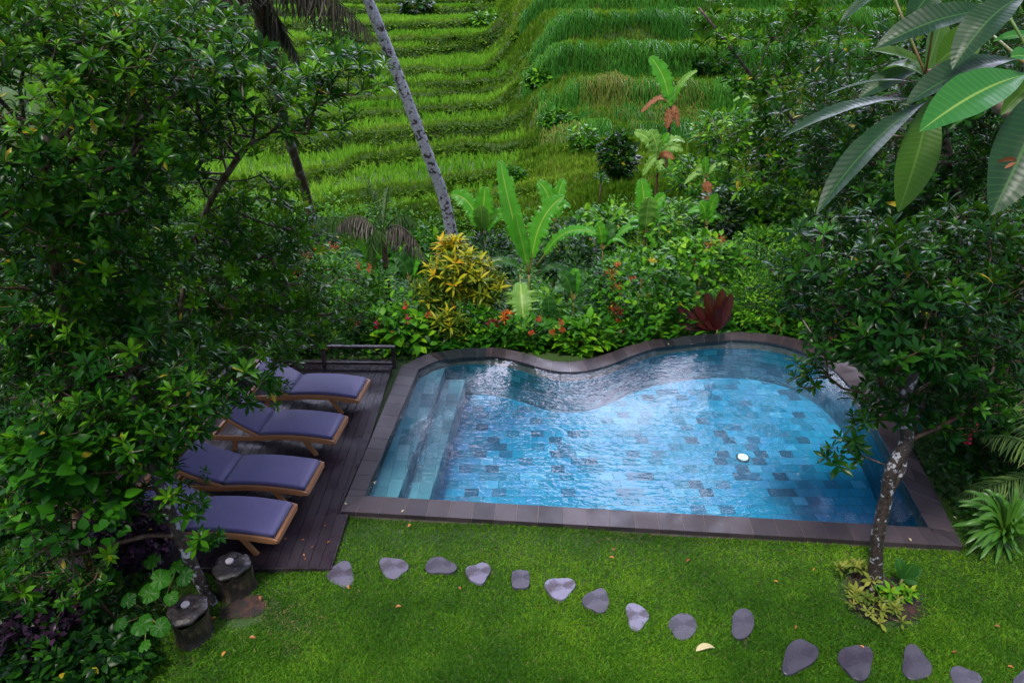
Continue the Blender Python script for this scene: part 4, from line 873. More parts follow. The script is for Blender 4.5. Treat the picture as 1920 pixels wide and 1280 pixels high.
shrub('green_shrub', 'yellow-green bush with loose sprays right of the big orange-flowered shrub', 1310, 490, 78, 52, 14.4, .8, 1100, 'lime_leaf', T_OV, .11, 8, [(1353, 450, 'spray', 'orange_flower'), (1330, 460, 'spray', 'orange_flower')], tint=(.02, .7))
shrub('feathery_shrub', 'feathery fine-leaved green bush behind the far right pool edge', 1420, 560, 74, 52, 13.4, .7, 2300, 'fresh_leaf', T_OB, .07, 8, tint=(.1, .95))
shrub('feathery_shrub', 'pale feathery bush under the slender tree', 1440, 470, 72, 48, 14.6, .8, 1400, 'fresh_leaf', T_OB, .08, 7, [(1376, 590 - 40, 'spray', 'orange_flower')], tint=(.1, .9))
shrub('green_shrub', 'dark bush between the red cordyline and the right trees', 1530, 560, 70, 70, 12.8, .6, 1200, 'dark_leaf', T_OB, .11, 7, [(1520, 621, 'ball', 'orange_flower'), (1545, 610, 'ball', 'red_flower'), (1568, 625, 'ball', 'red_flower')], tint=(.1, .95))
shrub('green_shrub', 'dark round bush growing on the terrace slope', 1158, 292, 34, 40, 31.5, .9, 900, 'dark_leaf', T_OV, .2, 5, tint=(.2, .95))
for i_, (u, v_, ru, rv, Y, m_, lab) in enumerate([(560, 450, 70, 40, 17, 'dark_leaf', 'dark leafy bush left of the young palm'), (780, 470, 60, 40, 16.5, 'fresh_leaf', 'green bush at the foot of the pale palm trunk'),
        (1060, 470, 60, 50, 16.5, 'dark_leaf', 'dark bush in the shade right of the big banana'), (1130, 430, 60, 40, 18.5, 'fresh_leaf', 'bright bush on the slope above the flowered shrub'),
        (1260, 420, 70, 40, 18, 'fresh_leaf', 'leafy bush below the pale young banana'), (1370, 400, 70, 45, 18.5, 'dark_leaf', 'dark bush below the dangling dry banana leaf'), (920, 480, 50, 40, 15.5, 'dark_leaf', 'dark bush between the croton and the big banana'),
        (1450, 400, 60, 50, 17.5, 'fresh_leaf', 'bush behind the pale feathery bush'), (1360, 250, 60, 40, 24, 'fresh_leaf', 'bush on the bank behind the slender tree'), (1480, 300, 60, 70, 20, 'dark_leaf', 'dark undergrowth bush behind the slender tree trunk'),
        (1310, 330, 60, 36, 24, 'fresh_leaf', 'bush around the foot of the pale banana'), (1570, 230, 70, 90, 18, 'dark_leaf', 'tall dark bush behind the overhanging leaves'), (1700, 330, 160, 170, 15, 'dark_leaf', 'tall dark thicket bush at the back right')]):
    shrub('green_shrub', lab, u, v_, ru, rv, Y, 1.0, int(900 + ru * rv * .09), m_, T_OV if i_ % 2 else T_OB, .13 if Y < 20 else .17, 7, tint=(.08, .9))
def hit(u, v_):
    ys_ = np.linspace(24, 90, 1500); d = ray(u, v_); p = CAMP + d * (ys_ / d[1])[:, None]; g = terrain(p[:, 0], p[:, 1])[0]; k = np.argmax(p[:, 2] < g); return float(ys_[k])
for u, v_, ru, rv, m_, lab in [(1010, 150, 26, 20, 'fresh_leaf', 'small bush where the curved terraces meet the tall grass banks'), (905, 45, 34, 18, 'fresh_leaf', 'wide weedy bush on the upper terraces right of the pale palm trunk'), (1045, 225, 30, 18, 'fresh_leaf', 'weedy bush on the terrace corner left of the dark round bush'),
        (1095, 265, 26, 26, 'fresh_leaf', 'leafy bush touching the left side of the dark round bush'), (1330, 120, 34, 20, 'dark_leaf', 'dark bush at the foot of a tall grass bank'), (960, 330, 24, 14, 'fresh_leaf', 'small weed clump on the lowest terrace above the tall banana'), (620, 60, 40, 26, 'fresh_leaf', 'bush on the terraces left of the pale palm trunk near the top'), (780, 15, 30, 14, 'dark_leaf', 'dark bush on the highest terrace')]:
    Y_ = hit(u, v_ + rv * .6); shrub('green_shrub', lab, u, v_, ru, rv, Y_, ru / FOC * Y_, 420, m_, T_OV, .2 * Y_ / 40, 3, tint=(.1, .9))
# dark thickets that close the view behind the left trees
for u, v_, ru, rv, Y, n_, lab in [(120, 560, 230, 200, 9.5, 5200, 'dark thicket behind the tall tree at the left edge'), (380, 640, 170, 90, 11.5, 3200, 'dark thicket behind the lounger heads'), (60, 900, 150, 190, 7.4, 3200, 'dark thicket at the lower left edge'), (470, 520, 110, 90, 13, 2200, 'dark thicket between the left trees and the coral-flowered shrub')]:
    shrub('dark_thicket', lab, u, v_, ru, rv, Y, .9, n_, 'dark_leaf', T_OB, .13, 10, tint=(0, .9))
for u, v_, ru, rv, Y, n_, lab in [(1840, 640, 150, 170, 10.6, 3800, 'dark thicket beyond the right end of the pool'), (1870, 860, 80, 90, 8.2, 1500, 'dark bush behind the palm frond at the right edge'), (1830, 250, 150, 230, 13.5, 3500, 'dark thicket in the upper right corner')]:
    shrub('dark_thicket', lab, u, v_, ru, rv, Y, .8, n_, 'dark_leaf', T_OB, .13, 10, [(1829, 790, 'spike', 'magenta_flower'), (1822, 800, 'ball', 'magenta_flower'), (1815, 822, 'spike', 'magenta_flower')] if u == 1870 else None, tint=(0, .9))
# --- lower left
shrub('purple_shrub', 'blackish purple small-leaved shrub between the lobed leaves and the nearest lounger', 232, 1000, 78, 66, 6.0, .4, 1700, 'purple_leaf', T_OV, .06, 8, tint=(.0, .95))
shrub('purple_shrub', 'blackish purple small-leaved shrub in the bottom left corner', 60, 1180, 90, 60, 5.0, .4, 1100, 'purple_leaf', T_OV, .06, 6, tint=(.0, .95))
shrub('low_shrub', 'low dark green undergrowth shrub at the bottom left of the lawn', 130, 1235, 150, 40, 4.7, .3, 1300, 'dark_leaf', T_OV, .07, 6, tint=(.1, .95))
shrub('heart_leaf_vine', 'climbing vine with bright heart-shaped leaves at the left edge', 85, 860, 95, 70, 5.3, .35, 260, 'fresh_leaf', leaf_tpl(.75, 4, .1, .3, .35), .088, 3, tint=(0, .45))
shrub('heart_leaf_vine', 'lower tangle of heart-leaved vine with a few yellow leaves above the purple shrub', 120, 970, 120, 50, 5.2, .3, 150, 'fresh_leaf', leaf_tpl(.75, 4, .1, .3, .35), .08, 3, tint=(0, .4))

# ------------------------------------------------------------------ big single leaves
def blade(mb, A, B, Wd, bow=(0, 0, 0), up=(0, 0, 1), fold=.15, rows=18, peak=.5, tear=0, tint=.5, sharp=.75, wave=0, cols=5):
    A = np.array(A, float); B = np.array(B, float); K = (A + B) / 2 + np.array(bow)
    t = np.linspace(0, 1, rows + 1)[:, None]; c = (1 - t) ** 2 * A + 2 * t * (1 - t) * K + t * t * B; T = nrm(np.gradient(c, axis=0))
    X = nrm(np.cross(T, np.array(up, float)[None])); Z = np.cross(X, T); tt = t[:, 0]
    w = Wd / 2 * np.sin(math.pi * np.clip(tt ** (math.log(.5) / math.log(peak)), 0, 1)) ** sharp; w = np.maximum(w, .004 * (1 - tt) + .001)
    s = np.linspace(-1, 1, cols); jag = 1 + tear * (RS.rand(rows + 1, 1) - .7) * (abs(s)[None] > .9)
    off = s[None] * w[:, None] * jag
    z = (abs(off) * fold * 2) + wave * np.sin(tt * 25)[:, None] * abs(off)
    sh = -tear * .15 * abs(off) * 0
    v = c[:, None] + off[..., None] * X[:, None] + z[..., None] * Z[:, None]
    uv = np.stack([np.tile((s + 1) / 2, (rows + 1, 1)), np.tile(tt[:, None], (1, cols))], -1).reshape(-1, 2)
    i, j = np.meshgrid(np.arange(rows), np.arange(cols - 1), indexing='ij'); a = (i * cols + j)
    f = np.stack([a, a + 1, a + cols + 1, a + cols], -1).reshape(rows, cols - 1, 4)
    if tear:   # slits: separate strips droop a little by themselves
        V = []; F = []; UVs = []; n0 = 0; VV = v.reshape(rows + 1, cols, 3); UU = uv.reshape(rows + 1, cols, 2)
        for r in range(rows):
            q = VV[r:r + 2].copy(); dr = RS.rand() * tear * Wd * .25
            q[:, [0, -1]] += -Z[r] * dr + T[r] * dr * .4 * (RS.rand() - .3); V.append(q.reshape(-1, 3)); UVs.append(UU[r:r + 2].reshape(-1, 2))
            for jj in range(cols - 1): F.append([n0 + jj, n0 + jj + 1, n0 + cols + jj + 1, n0 + cols + jj])
            n0 += 2 * cols
        mb.add(np.vstack(V), np.array(F), tint, np.vstack(UVs))
    else: mb.add(v.reshape(-1, 3), f.reshape(-1, 4), tint, uv)

# plumeria branch close to the camera (upper right)
pl = thing('plumeria_tree', 'frangipani tree reaching in at the upper right with large ribbed leaves close to the viewer', 'tree', (2.55, .9, -.1))
mb = MB(); hub = PD(1960, 150, 1.75); tube(mb, curve([(2.55, .9, -.1), (2.6, 1.0, 2.5), (2.3, 1.1, 4.6), (1.9, 1.35, 5.6), hub], 24), np.linspace(.11, .018, 24), 10, wob=.1); mb.build('trunk', 'brown_bark', pl)
hub2 = PD(1735, 140, 2.0); mb = MB(); tube(mb, curve([(2.0, 1.3, 5.4), PD(1850, 175, 1.95), hub2], 10), np.linspace(.03, .014, 10), 8); mb.build('branch', 'brown_bark', pl)
PL = [((1925, 140), (1724, 247), 80, 1.62, 1.55, 'plumeria_bright', (0, 0, .04), (0, -.55, .83)), ((1905, 112), (1698, 197), 62, 1.72, 1.7, 'plumeria_dark', (0, 0, .05), (0, -.3, .95)),
      ((1925, -10), (1785, 131), 62, 1.6, 1.6, 'plumeria_dark', (-.02, 0, .05), (-.4, -.5, .75)), ((1880, 20), (1640, 92), 58, 1.75, 1.8, 'plumeria_dark', (0, 0, .05), (.1, -.5, .85)),
      ((1762, -25), (1698, 52), 52, 1.8, 1.8, 'plumeria_dark', (0, 0, .03), (.3, -.6, .7)), ((1668, -20), (1574, 44), 22, 2.0, 2.0, 'plumeria_dark', (0, 0, .03), (.1, -.2, .95)),
      ((1715, 187), (1466, 258), 34, 1.95, 1.9, 'plumeria_dark', (0, 0, .06), (0, -.15, .97)), ((1738, 190), (1531, 402), 48, 1.95, 1.85, 'plumeria_dark', (-.03, 0, .06), (-.5, -.4, .75)),
      ((1745, 180), (1684, 398), 62, 1.95, 2.0, 'plumeria_olive', (0, -.03, .03), (-.25, -.9, .4)), ((1965, 150), (1858, 404), 92, 1.7, 1.65, 'plumeria_dark', (0, -.03, .03), (-.35, -.8, .5)),
      ((1735, 160), (1547, 180), 18, 2.05, 2.1, 'plumeria_dark', (0, 0, .05), (0, .0, 1)), ((1740, 150), (1650, 135), 42, 2.0, 2.1, 'plumeria_olive', (0, 0, .05), (.2, -.5, .8)),
      ((1850, 60), (1755, 120), 62, 1.95, 2.0, 'plumeria_olive', (0, 0, .02), (0, -.9, .4)), ((1740, 130), (1630, 95), 26, 2.05, 2.1, 'plumeria_olive', (0, 0, .03), (0, -.5, .8)),
      ((1945, 150), (1876, 216), 32, 1.8, 1.8, 'plumeria_olive', (0, 0, .02), (-.2, -.8, .5)), ((1950, 70), (1862, 78), 18, 1.8, 1.8, 'plumeria_bright', (0, 0, .02), (0, -.6, .8)),
      ((1725, 130), (1610, 185), 40, 2.1, 2.15, 'plumeria_dark', (0, 0, .03), (0, -.5, .8)), ((1735, 140), (1770, 30), 40, 2.05, 2.1, 'plumeria_olive', (0, 0, 0), (0, -.9, .3)), ((1930, 110), (1895, 108), 30, 1.6, 1.6, 'plumeria_bright', (0, 0, .01), (0, -.6, .8))]
for (a, b2, wpx, d0, d1, m_, bow, up) in PL:
    A, B = PD(*a, d0), PD(*b2, d1); mb = MB(); hb = hub if a[0] > 1840 else hub2
    blade(mb, A, B, wpx / FOC * (d0 + d1) / 2 * 1.12, bow, up, .16, 22, .55, wave=.03, sharp=.8); lf = mb.build('leaf', m_, pl)
    mb = MB(); tube(mb, curve([hb, A + (A - B) * .02], 4), .0035, 6); mb.build('petiole', 'stem_green', lf) if False else mb.build('petiole', 'stem_green', pl)
c = PD(1880, 312, 1.66); mb = MB(); 
for q in range(3): blade(mb, c + RS.randn(3) * .006 + [-.022, 0, -.008], c + RS.randn(3) * .006 + [.03, 0, .006], .026, (0, 0, .012), (0, -1, .3), .3, 8)
tag(mb.build('dead_flower', 'banana_dead', None, loc=tuple(c)), 'shrivelled reddish flower lying on the large leaf at the right edge', 'dead flower')

# bananas
def banana(label, basep, leaves, stem_r=.05, group='banana plants on the slope', name='banana_plant', stemm='stem_green'):
    t = thing(name, label, 'banana plant', tuple(basep), group); topp = leaves[0][0] if len(np.shape(leaves[0][0])) else leaves[0][0]
    crown = np.array(topp, float); mb = MB(); tube(mb, curve([basep, (np.array(basep) + crown) / 2 + [.02, 0, 0], crown], 8), np.linspace(stem_r, stem_r * .55, 8), 9, wob=.1); mb.build('stem', stemm, t)
    for L_ in leaves:
        A, B, w_, m_ = L_[:4]; bow = L_[4] if len(L_) > 4 else (0, 0, .1); up = L_[5] if len(L_) > 5 else (0, -.6, .8); tear = L_[6] if len(L_) > 6 else .25
        A, B = np.array(A, float), np.array(B, float); A2 = A + (B - A) * .16 + np.array(bow) * .25; mb = MB(); blade(mb, A2, B, w_ * 1.1, bow, up, .16, 34, .45, tear * 1.3 + .1, .5, .42, .06, 7); lf = mb.build('leaf', m_, t, True)
        mb = MB(); tube(mb, curve([A, A2, A2 + (B - A) * .08 + np.array(bow) * .1], 6), [.022, .02, .018, .016, .014, .01], 6); mb.build('petiole', stemm, t)
    return t
cb = PY(992, 515, 13.4); b0 = np.array([cb[0], cb[1], gz(cb[0], cb[1])])
banana('tall banana plant with upright torn leaves and one hanging leaf above the pool rim', b0, [
    (cb, PY(938, 300, 13.8), .36, 'banana_leaf', (-.10, 0, .15), (.15, -1, .1), .15), (cb, PY(958, 330, 14.0), .3, 'banana_leaf', (-.2, 0, .15), (-.5, -1, .1), .15), (cb, PY(1058, 368, 13.5), .40, 'banana_leaf', (-.22, 0, .35), (-.3, -.9, .3), .4),
    (PY(1005, 500, 13.4), PY(1120, 440, 12.7), .30, 'banana_leaf', (-.12, 0, .55), (0, -.5, .85), .6), (PY(975, 516, 13.2), PY(984, 618, 12.45), .52, 'banana_pale', (-.03, -.3, .25), (0, -1, .25), .8),
    (cb, PY(966, 400, 13.3), .24, 'banana_leaf', (0, 0, .05), (.2, -1, .1), .05), (PY(985, 512, 13.5), PY(905, 500, 13.5), .26, 'broad_leaf', (.1, 0, .3), (0, -.5, .85), .4), (PY(1000, 512, 13.6), PY(1085, 520, 13.6), .26, 'broad_leaf', (-.1, 0, .3), (0, -.5, .85), .4)], .055)
def small_banana(label, u, v_, Y, spec, r=.06, stemm='stem_green'):
    c = PY(u, v_, Y); b0 = np.array([c[0], c[1], gz(c[0], c[1])]); sc = Y / 1280 * 1.0
    banana(label, b0, [(c, PY(u + du, v_ + dv, Y + dy), wpx * sc, m_, (-.22 * du * sc, 0, bw * abs(du) * sc + .18), up, tear + .12) for du, dv, dy, wpx, m_, bw, up, tear in spec], r, stemm=stemm)
F_ = (0, -.9, .4); T_ = (0, -.35, .9)
small_banana('banana clump with broad upright leaves left of the tall banana', 905, 445, 15.5, [(-60, -80, .3, 34, 'banana_leaf', .3, F_, .1), (5, -95, 0, 34, 'banana_leaf', 0, F_, .05), (-5, -60, -.5, 30, 'banana_pale', 0, F_, .05), (50, -40, .2, 26, 'banana_leaf', .3, F_, .1), (-25, -40, -.3, 24, 'banana_leaf', .3, T_, .1)])
small_banana('banana with two broad leaves just right of the tall one', 1040, 420, 17, [(-32, -80, .2, 30, 'banana_leaf', .1, F_, .1), (18, -85, .2, 24, 'banana_leaf', .1, F_, .1), (30, -30, 0, 26, 'banana_leaf', .5, T_, .2), (-20, -40, 0, 20, 'banana_leaf', .2, F_, .1)])
small_banana('leafy young banana at the centre right in front of the earth path', 1210, 440, 17.5, [(-8, -105, .2, 34, 'banana_leaf', .1, F_, .1), (8, -70, -.3, 34, 'banana_pale', .1, F_, .1), (38, -75, .2, 26, 'banana_leaf', .2, F_, .1), (60, -20, 0, 26, 'banana_leaf', .4, T_, .2), (-55, 5, 0, 24, 'banana_leaf', .4, T_, .2), (20, 25, -.4, 26, 'banana_leaf', .5, T_, .2), (-30, -25, 0, 22, 'banana_leaf', .3, T_, .2)])
small_banana('banana with one raised leaf and a red-brown dying leaf high on the terraces', 1258, 205, 33, [(-40, -98, .3, 28, 'banana_leaf', .1, F_, .1), (-18, -12, 0, 20, 'banana_leaf', .3, F_, .1), (-56, 6, 0, 14, 'banana_dead', .5, T_, .3), (50, -72, 0, 10, 'banana_pale', .2, F_, .1), (30, -45, 0, 14, 'banana_leaf', .4, T_, .1), (-8, 36, -.3, 20, 'banana_dead', 1, F_, .3), (14, 34, -.3, 14, 'banana_dead', 1, F_, .3)], .12, 'fibre')
small_banana('yellowing pale banana plant right of the dark round bush', 1235, 300, 25, [(-46, -52, .2, 24, 'banana_pale', .1, F_, .1), (-18, -55, 0, 24, 'banana_pale', .1, F_, .1), (50, -32, 0, 20, 'banana_pale', .4, T_, .3), (46, -16, -.3, 18, 'banana_pale', .3, F_, .3), (-30, 30, -.2, 18, 'banana_pale', .6, F_, .4), (4, 22, -.3, 20, 'banana_pale', .3, F_, .3), (20, -50, 0, 14, 'banana_leaf', .1, F_, .1), (30, 2, -.4, 14, 'banana_dead', .3, F_, .3)], .07, 'fibre')
small_banana('small pale banana with a dangling dry leaf beside the slender tree', 1322, 335, 22, [(-40, 12, 0, 16, 'banana_pale', .4, T_, .3), (-18, -16, 0, 14, 'banana_pale', .2, F_, .1), (60, -18, 0, 14, 'banana_pale', .3, T_, .3), (45, -8, 0, 12, 'banana_leaf', .3, T_, .3), (8, 62, -.3, 20, 'banana_dead', 1, F_, .3), (0, -40, 0, 14, 'banana_leaf', .3, F_, .1)], .06)
small_banana('tiny pale banana shoot against the dry grass', 1412, 205, 27, [(-38, -14, 0, 10, 'banana_pale', .4, T_, .1), (8, -24, 0, 12, 'banana_pale', .3, F_, .1), (8, 20, 0, 12, 'banana_pale', .3, F_, .1), (14, 4, -.2, 8, 'banana_dead', .3, F_, .1), (-20, 10, 0, 9, 'banana_leaf', .3, T_, .1)], .05)
small_banana('banana leaf clump at the right in front of the dry banana leaf', 1325, 425, 17, [(22, -60, 0, 20, 'banana_leaf', .2, F_, .1), (-35, -25, 0, 20, 'banana_leaf', .4, T_, .1), (-14, -45, 0, 22, 'banana_leaf', .1, F_, .1), (30, -10, 0, 20, 'banana_leaf', .4, T_, .1)])
small_banana('upright paddle-leaf plant at the left beside the hanging palm frond', 700, 505, 14.2, [(-8, -95, .2, 22, 'banana_leaf', .1, F_, .05), (-45, -70, 0, 26, 'banana_leaf', .2, F_, .05), (60, -50, 0, 26, 'banana_leaf', .3, F_, .1), (30, -10, 0, 26, 'broad_leaf', .3, T_, .1), (-60, -20, 0, 22, 'broad_leaf', .3, T_, .1)])
small_banana('broad upright leaf plant beside the tall banana hanging leaf', 1030, 610, 12.8, [(-4, -55, 0, 26, 'broad_leaf', .1, F_, .0), (8, -50, .1, 24, 'broad_leaf', .1, F_, .0), (-18, -25, 0, 16, 'broad_leaf', .3, F_, .0)], .02)
small_banana('broad upright leaf plant left of the red cordyline', 1290, 590, 12.9, [(-18, -70, 0, 26, 'broad_leaf', .1, F_, .0), (10, -60, .1, 18, 'broad_leaf', .1, F_, .0), (-6, -40, -.2, 18, 'broad_leaf', .2, F_, .0)], .02)
small_banana('dark broad-leaved plant among the shrubs just right of the tall banana', 1075, 565, 13.0, [(-30, -50, 0, 26, 'broad_leaf', .3, F_, .0), (22, -55, .1, 26, 'broad_leaf', .2, F_, .0), (45, -22, 0, 22, 'broad_leaf', .3, T_, .0), (-40, -15, -.1, 22, 'broad_leaf', .3, T_, .0), (5, -62, .1, 24, 'banana_leaf', .1, F_, .0)], .02)
small_banana('arching broad-leaved plant left of the croton above the coral flowers', 770, 530, 13.6, [(-35, -45, 0, 26, 'broad_leaf', .3, F_, .0), (20, -60, .1, 24, 'banana_leaf', .2, F_, .0), (-50, -12, 0, 22, 'broad_leaf', .4, T_, .1), (-10, -70, .1, 24, 'broad_leaf', .1, F_, .0)], .02)
small_banana('fresh broad-leaved plant at the foot of the slope below the small dracaena', 1130, 470, 16.0, [(-40, -30, 0, 24, 'banana_leaf', .4, T_, .1), (28, -40, .1, 22, 'broad_leaf', .3, F_, .0), (-12, -52, 0, 24, 'banana_leaf', .1, F_, .0), (48, -8, 0, 20, 'banana_leaf', .4, T_, .1)], .03)
# red cordyline
def clump(name, label, cat, u, v_, Y, spec, m_, sc=1.0, up=(0, -.9, .4), bow=.3, peak=.5, z0=None, sharp=.6, tintf=None, ln=None):
    c = PY(u, v_, Y) if z0 is None else P(u, v_, z0); g = gz(c[0], c[1]); t = thing(name, label, cat, (c[0], c[1], g)); s = c[1] * CP / FOC * 1.0 + (CAM_H - c[2]) * SP / FOC
    mb = MB(); tube(mb, [(c[0], c[1], g), c], .015, 6); mb.build('stem', 'stem_green', t)
    for du, dv, dy, wpx in spec:
        B = c + np.array([du * s, dy, -dv * s * .95]); mb = MB(); blade(mb, c, B, wpx * s, (0, -dy * .1, bow * np.hypot(du, dv) * s * .5), up, .15, 12, peak, 0, .5, sharp); mb.build('leaf', m_, t)
    return t
clump('red_cordyline', 'dark red upright paddle leaves of a cordyline just behind the far pool rim', 'cordyline', 1345, 618, 12.42, [(-34, -80, 0, 26), (0, -84, .1, 26), (16, -78, 0, 24), (-52, -50, 0, 22), (-84, -46, 0, 20), (-50, -22, -.1, 18), (-14, -50, -.1, 20), (-30, -22, -.1, 16), (-75, -6, 0, 16), (25, -30, .1, 12)], 'red_blade', bow=.2)
clump('red_cordyline', 'small reddish cordyline half hidden between leaves at the far right pool rim', 'cordyline', 1545, 640, 12.0, [(-20, -26, 0, 9), (-6, -34, 0, 9), (10, -28, 0, 9), (22, -14, 0, 9), (-30, -8, 0, 9), (14, -6, -.1, 8)], 'banana_dead', bow=.2)
for lab, u, v_, Y, k_, L_, m_ in [('orange and yellow flowering bromeliad below the croton', 950, 590, 12.3, 46, 30, 'bromeliad_leaf'), ('dark red bromeliad left of the orange one', 925, 606, 12.3, 34, 28, 'red_leaf'), ('olive bromeliad rosette behind the far right pool edge', 1462, 608, 12.6, 34, 26, 'olive_leaf')]:
    c = PY(u, v_, Y); t = thing('bromeliad', lab, 'bromeliad', (c[0], c[1], gz(c[0], c[1]))); mb = MB(); s = Y / FOC
    rosettes(mb, np.array([c, c + [.03, 0, .03], c - [.05, .02, .05]]), np.array([[0, -.5, 1.], [.2, -.5, 1], [-.2, -.5, 1]]), 20, L_ * s * .62, T_SP, .0, 1.0, young=.5 if 'orange' in lab else 0); mb.build('leaves', m_, t)
    mb = MB(); tube(mb, [(c[0], c[1], gz(c[0], c[1])), c], .02, 6); mb.build('stem', 'twig', t)

# bottom right: plants round the tree foot, lily clump, philodendron
soil_c = P(1650, 1120, -.1)
a = np.arange(30) * 2 * math.pi / 30; mb = MB(); r = .47 * (1 + .14 * np.cos(3 * a + 1) + .06 * RS.randn(30)); ring = np.stack([soil_c[0] + r * np.cos(a), soil_c[1] + r * np.sin(a) * .85, np.full(30, -.085)], 1)
inner = soil_c + (ring - soil_c) * .5; inner[:, 2] = -.055; k = np.arange(30); mb.add(np.vstack([ring, inner]), [np.stack([k, (k + 1) % 30, (k + 1) % 30 + 30, k + 30], 1), np.arange(30) + 30]); tag(mb.build('soil_bed', 'soil'), kind='structure')
sc_ = P(455, 1135, -.1); mb = MB(); ring = np.stack([sc_[0] + r * .55 * np.cos(a), sc_[1] + r * .45 * np.sin(a), np.full(30, -.088)], 1); inner = sc_ + (ring - sc_) * .5; inner[:, 2] = -.07
mb.add(np.vstack([ring, inner]), [np.stack([k, (k + 1) % 30, (k + 1) % 30 + 30, k + 30], 1), np.arange(30) + 30]); tag(mb.build('bare_soil', 'soil'), kind='structure')
def rclump(label, u, v_, n_, spread, leaf, m_, h, name='low_plant', ros=9):
    c = P(u, v_, -.08); t = thing(name, label, 'plant', tuple(c)); O = c + RS.randn(n_, 3) * [spread, spread * .6, 0] + np.stack([np.zeros(n_)] * 2 + [h * (.4 + .6 * RS.rand(n_))], 1)
    mb = MB(); rosettes(mb, O, np.array([[0, -.2, 1.]]) + RS.randn(n_, 3) * .3, ros, leaf, T_OB, .05, 1.0, young=.2); mb.build('leaves', m_, t)
    mb = MB()
    for o_ in O: tube(mb, [c + (o_ - c) * [.5, .5, 0], o_], .006, 5)
    mb.build('stems', 'twig', t)
rclump('olive low plant with orange-tipped leaves left of the forked tree foot', 1600, 1085, 13, .12, .11, 'olive_leaf', .22)
rclump('yellow-green low plant in front of the forked tree foot', 1630, 1140, 24, .17, .10, 'olive_leaf', .16)
rclump('dark green low plant right of the forked tree foot', 1680, 1125, 12, .1, .10, 'fresh_leaf', .18)
clump('philodendron', 'lobed green philodendron leaf standing right of the forked tree foot', 'plant', 1692, 1085, 0, [(10, -42, 0, 34), (-12, -40, .1, 22), (28, -30, 0, 24), (18, -8, -.1, 16)], 'broad_leaf', z0=.1)
sp = [(random.uniform(-95, 60), -random.uniform(-20, 105), random.uniform(-.35, .3), random.uniform(7, 11)) for _ in range(70)]
clump('spider_lily', 'strap-leaved spider lily clump at the right end of the front pool edge', 'lily', 1880, 1010, 0, sp, 'lily_leaf', z0=.05, bow=1.1, up=(0, -.6, .8), peak=.45, sharp=.35)
clump('strap_leaf_plant', 'bright green leaf tips poking up at the bottom edge left of the lawn', 'plant', 262, 1300, 0, [(-20, -35, 0, 9), (0, -42, 0, 10), (15, -25, 0, 8), (-35, -12, 0, 8)], 'lily_leaf', z0=.1, bow=.3)

# lobed big leaves lower left
lob = thing('lobed_leaf_plant', 'plant with large scalloped bright green leaves between the stumps and the purple shrub', 'plant', tuple(P(290, 1150, -.1)))
for u, v_, r in [(285, 1050, 24), (300, 1085, 28), (345, 1080, 26), (330, 1062, 22), (280, 1110, 28), (265, 1170, 28), (300, 1175, 24), (240, 1125, 22), (320, 1120, 20), (270, 1210, 16), (225, 1170, 18)]:
    z = random.uniform(.38, .6); c = P(u, v_, z); s = 1 / 250.0; n_ = 40; a = np.arange(n_) * 2 * math.pi / n_
    rr = r * s * (1 + .05 * np.cos(5 * a) + .045 * np.cos(16 * a)) * (1 - .5 * np.exp(-((np.minimum(a, 2 * math.pi - a)) / .22) ** 2)); nrm_ = nrm(np.array([random.uniform(-.3, .3), -.5 + random.uniform(-.2, .2), 1.0]))
    ph = random.uniform(0, 6.28); X = nrm(np.cross([0, 1, 0], nrm_)); Y = np.cross(nrm_, X)
    ring = [c + nrm_ * -.01]; vs = [c - nrm_ * .012]
    for q, zz_ in ((.5, .004), (1, -.012)):
        vs += [c + (X * math.cos(x + ph) + Y * math.sin(x + ph)) * r_ * q + nrm_ * (zz_ + .006 * math.cos(7 * x)) for x, r_ in zip(a, rr)]
    k = np.arange(n_); mb = MB(); mb.add(np.array(vs), [np.stack([k * 0, 1 + k, 1 + (k + 1) % n_], 1), np.stack([1 + k, 1 + k + n_, 1 + (k + 1) % n_ + n_, 1 + (k + 1) % n_], 1)], random.uniform(.0, .35)); lf = mb.build('leaf', 'fresh_leaf', lob)
    mb = MB(); tube(mb, [P(290, 1150, -.1) + RS.randn(3) * [.05, .05, 0], c - nrm_ * .012], .006, 5); mb.build('petiole', 'stem_green', lob)

# ------------------------------------------------------------------ palms
def frond(mb, A, B, sag, L_, n_=60, droop=1.0, w_=.035, tint=(.2, .8), rach=.018, up=(0, 0, 1)):
    A = np.array(A, float); B = np.array(B, float); K = (A + B) / 2 + [0, 0, sag]; t = np.linspace(0, 1, 24)[:, None]; c = (1 - t) ** 2 * A + 2 * t * (1 - t) * K + t * t * B
    tube(mb, c, np.linspace(rach, rach * .25, 24), 5, tint=.3)
    tt = np.linspace(.12, 1, n_); cc = np.stack([np.interp(tt, t[:, 0], c[:, k_]) for k_ in range(3)], 1); T = nrm(np.gradient(cc, axis=0)); X = nrm(np.cross(T, np.array([up], float)))
    for s in (-1, 1):
        D = nrm(X * s + T * .55 - np.array([[0, 0, droop]]) + RS.randn(n_, 3) * .1); ln = L_ * np.sin(np.pi * np.clip(.18 + tt * .8, 0, 1)) ** .7 * RS.uniform(.85, 1.1, n_)
        scatter(mb, T_SP, cc, D, X * s * -.2 + [0, 0, 1] + RS.randn(n_, 3) * .2, ln, RS.uniform(tint[0], tint[1], n_), w_ / .2 / L_)
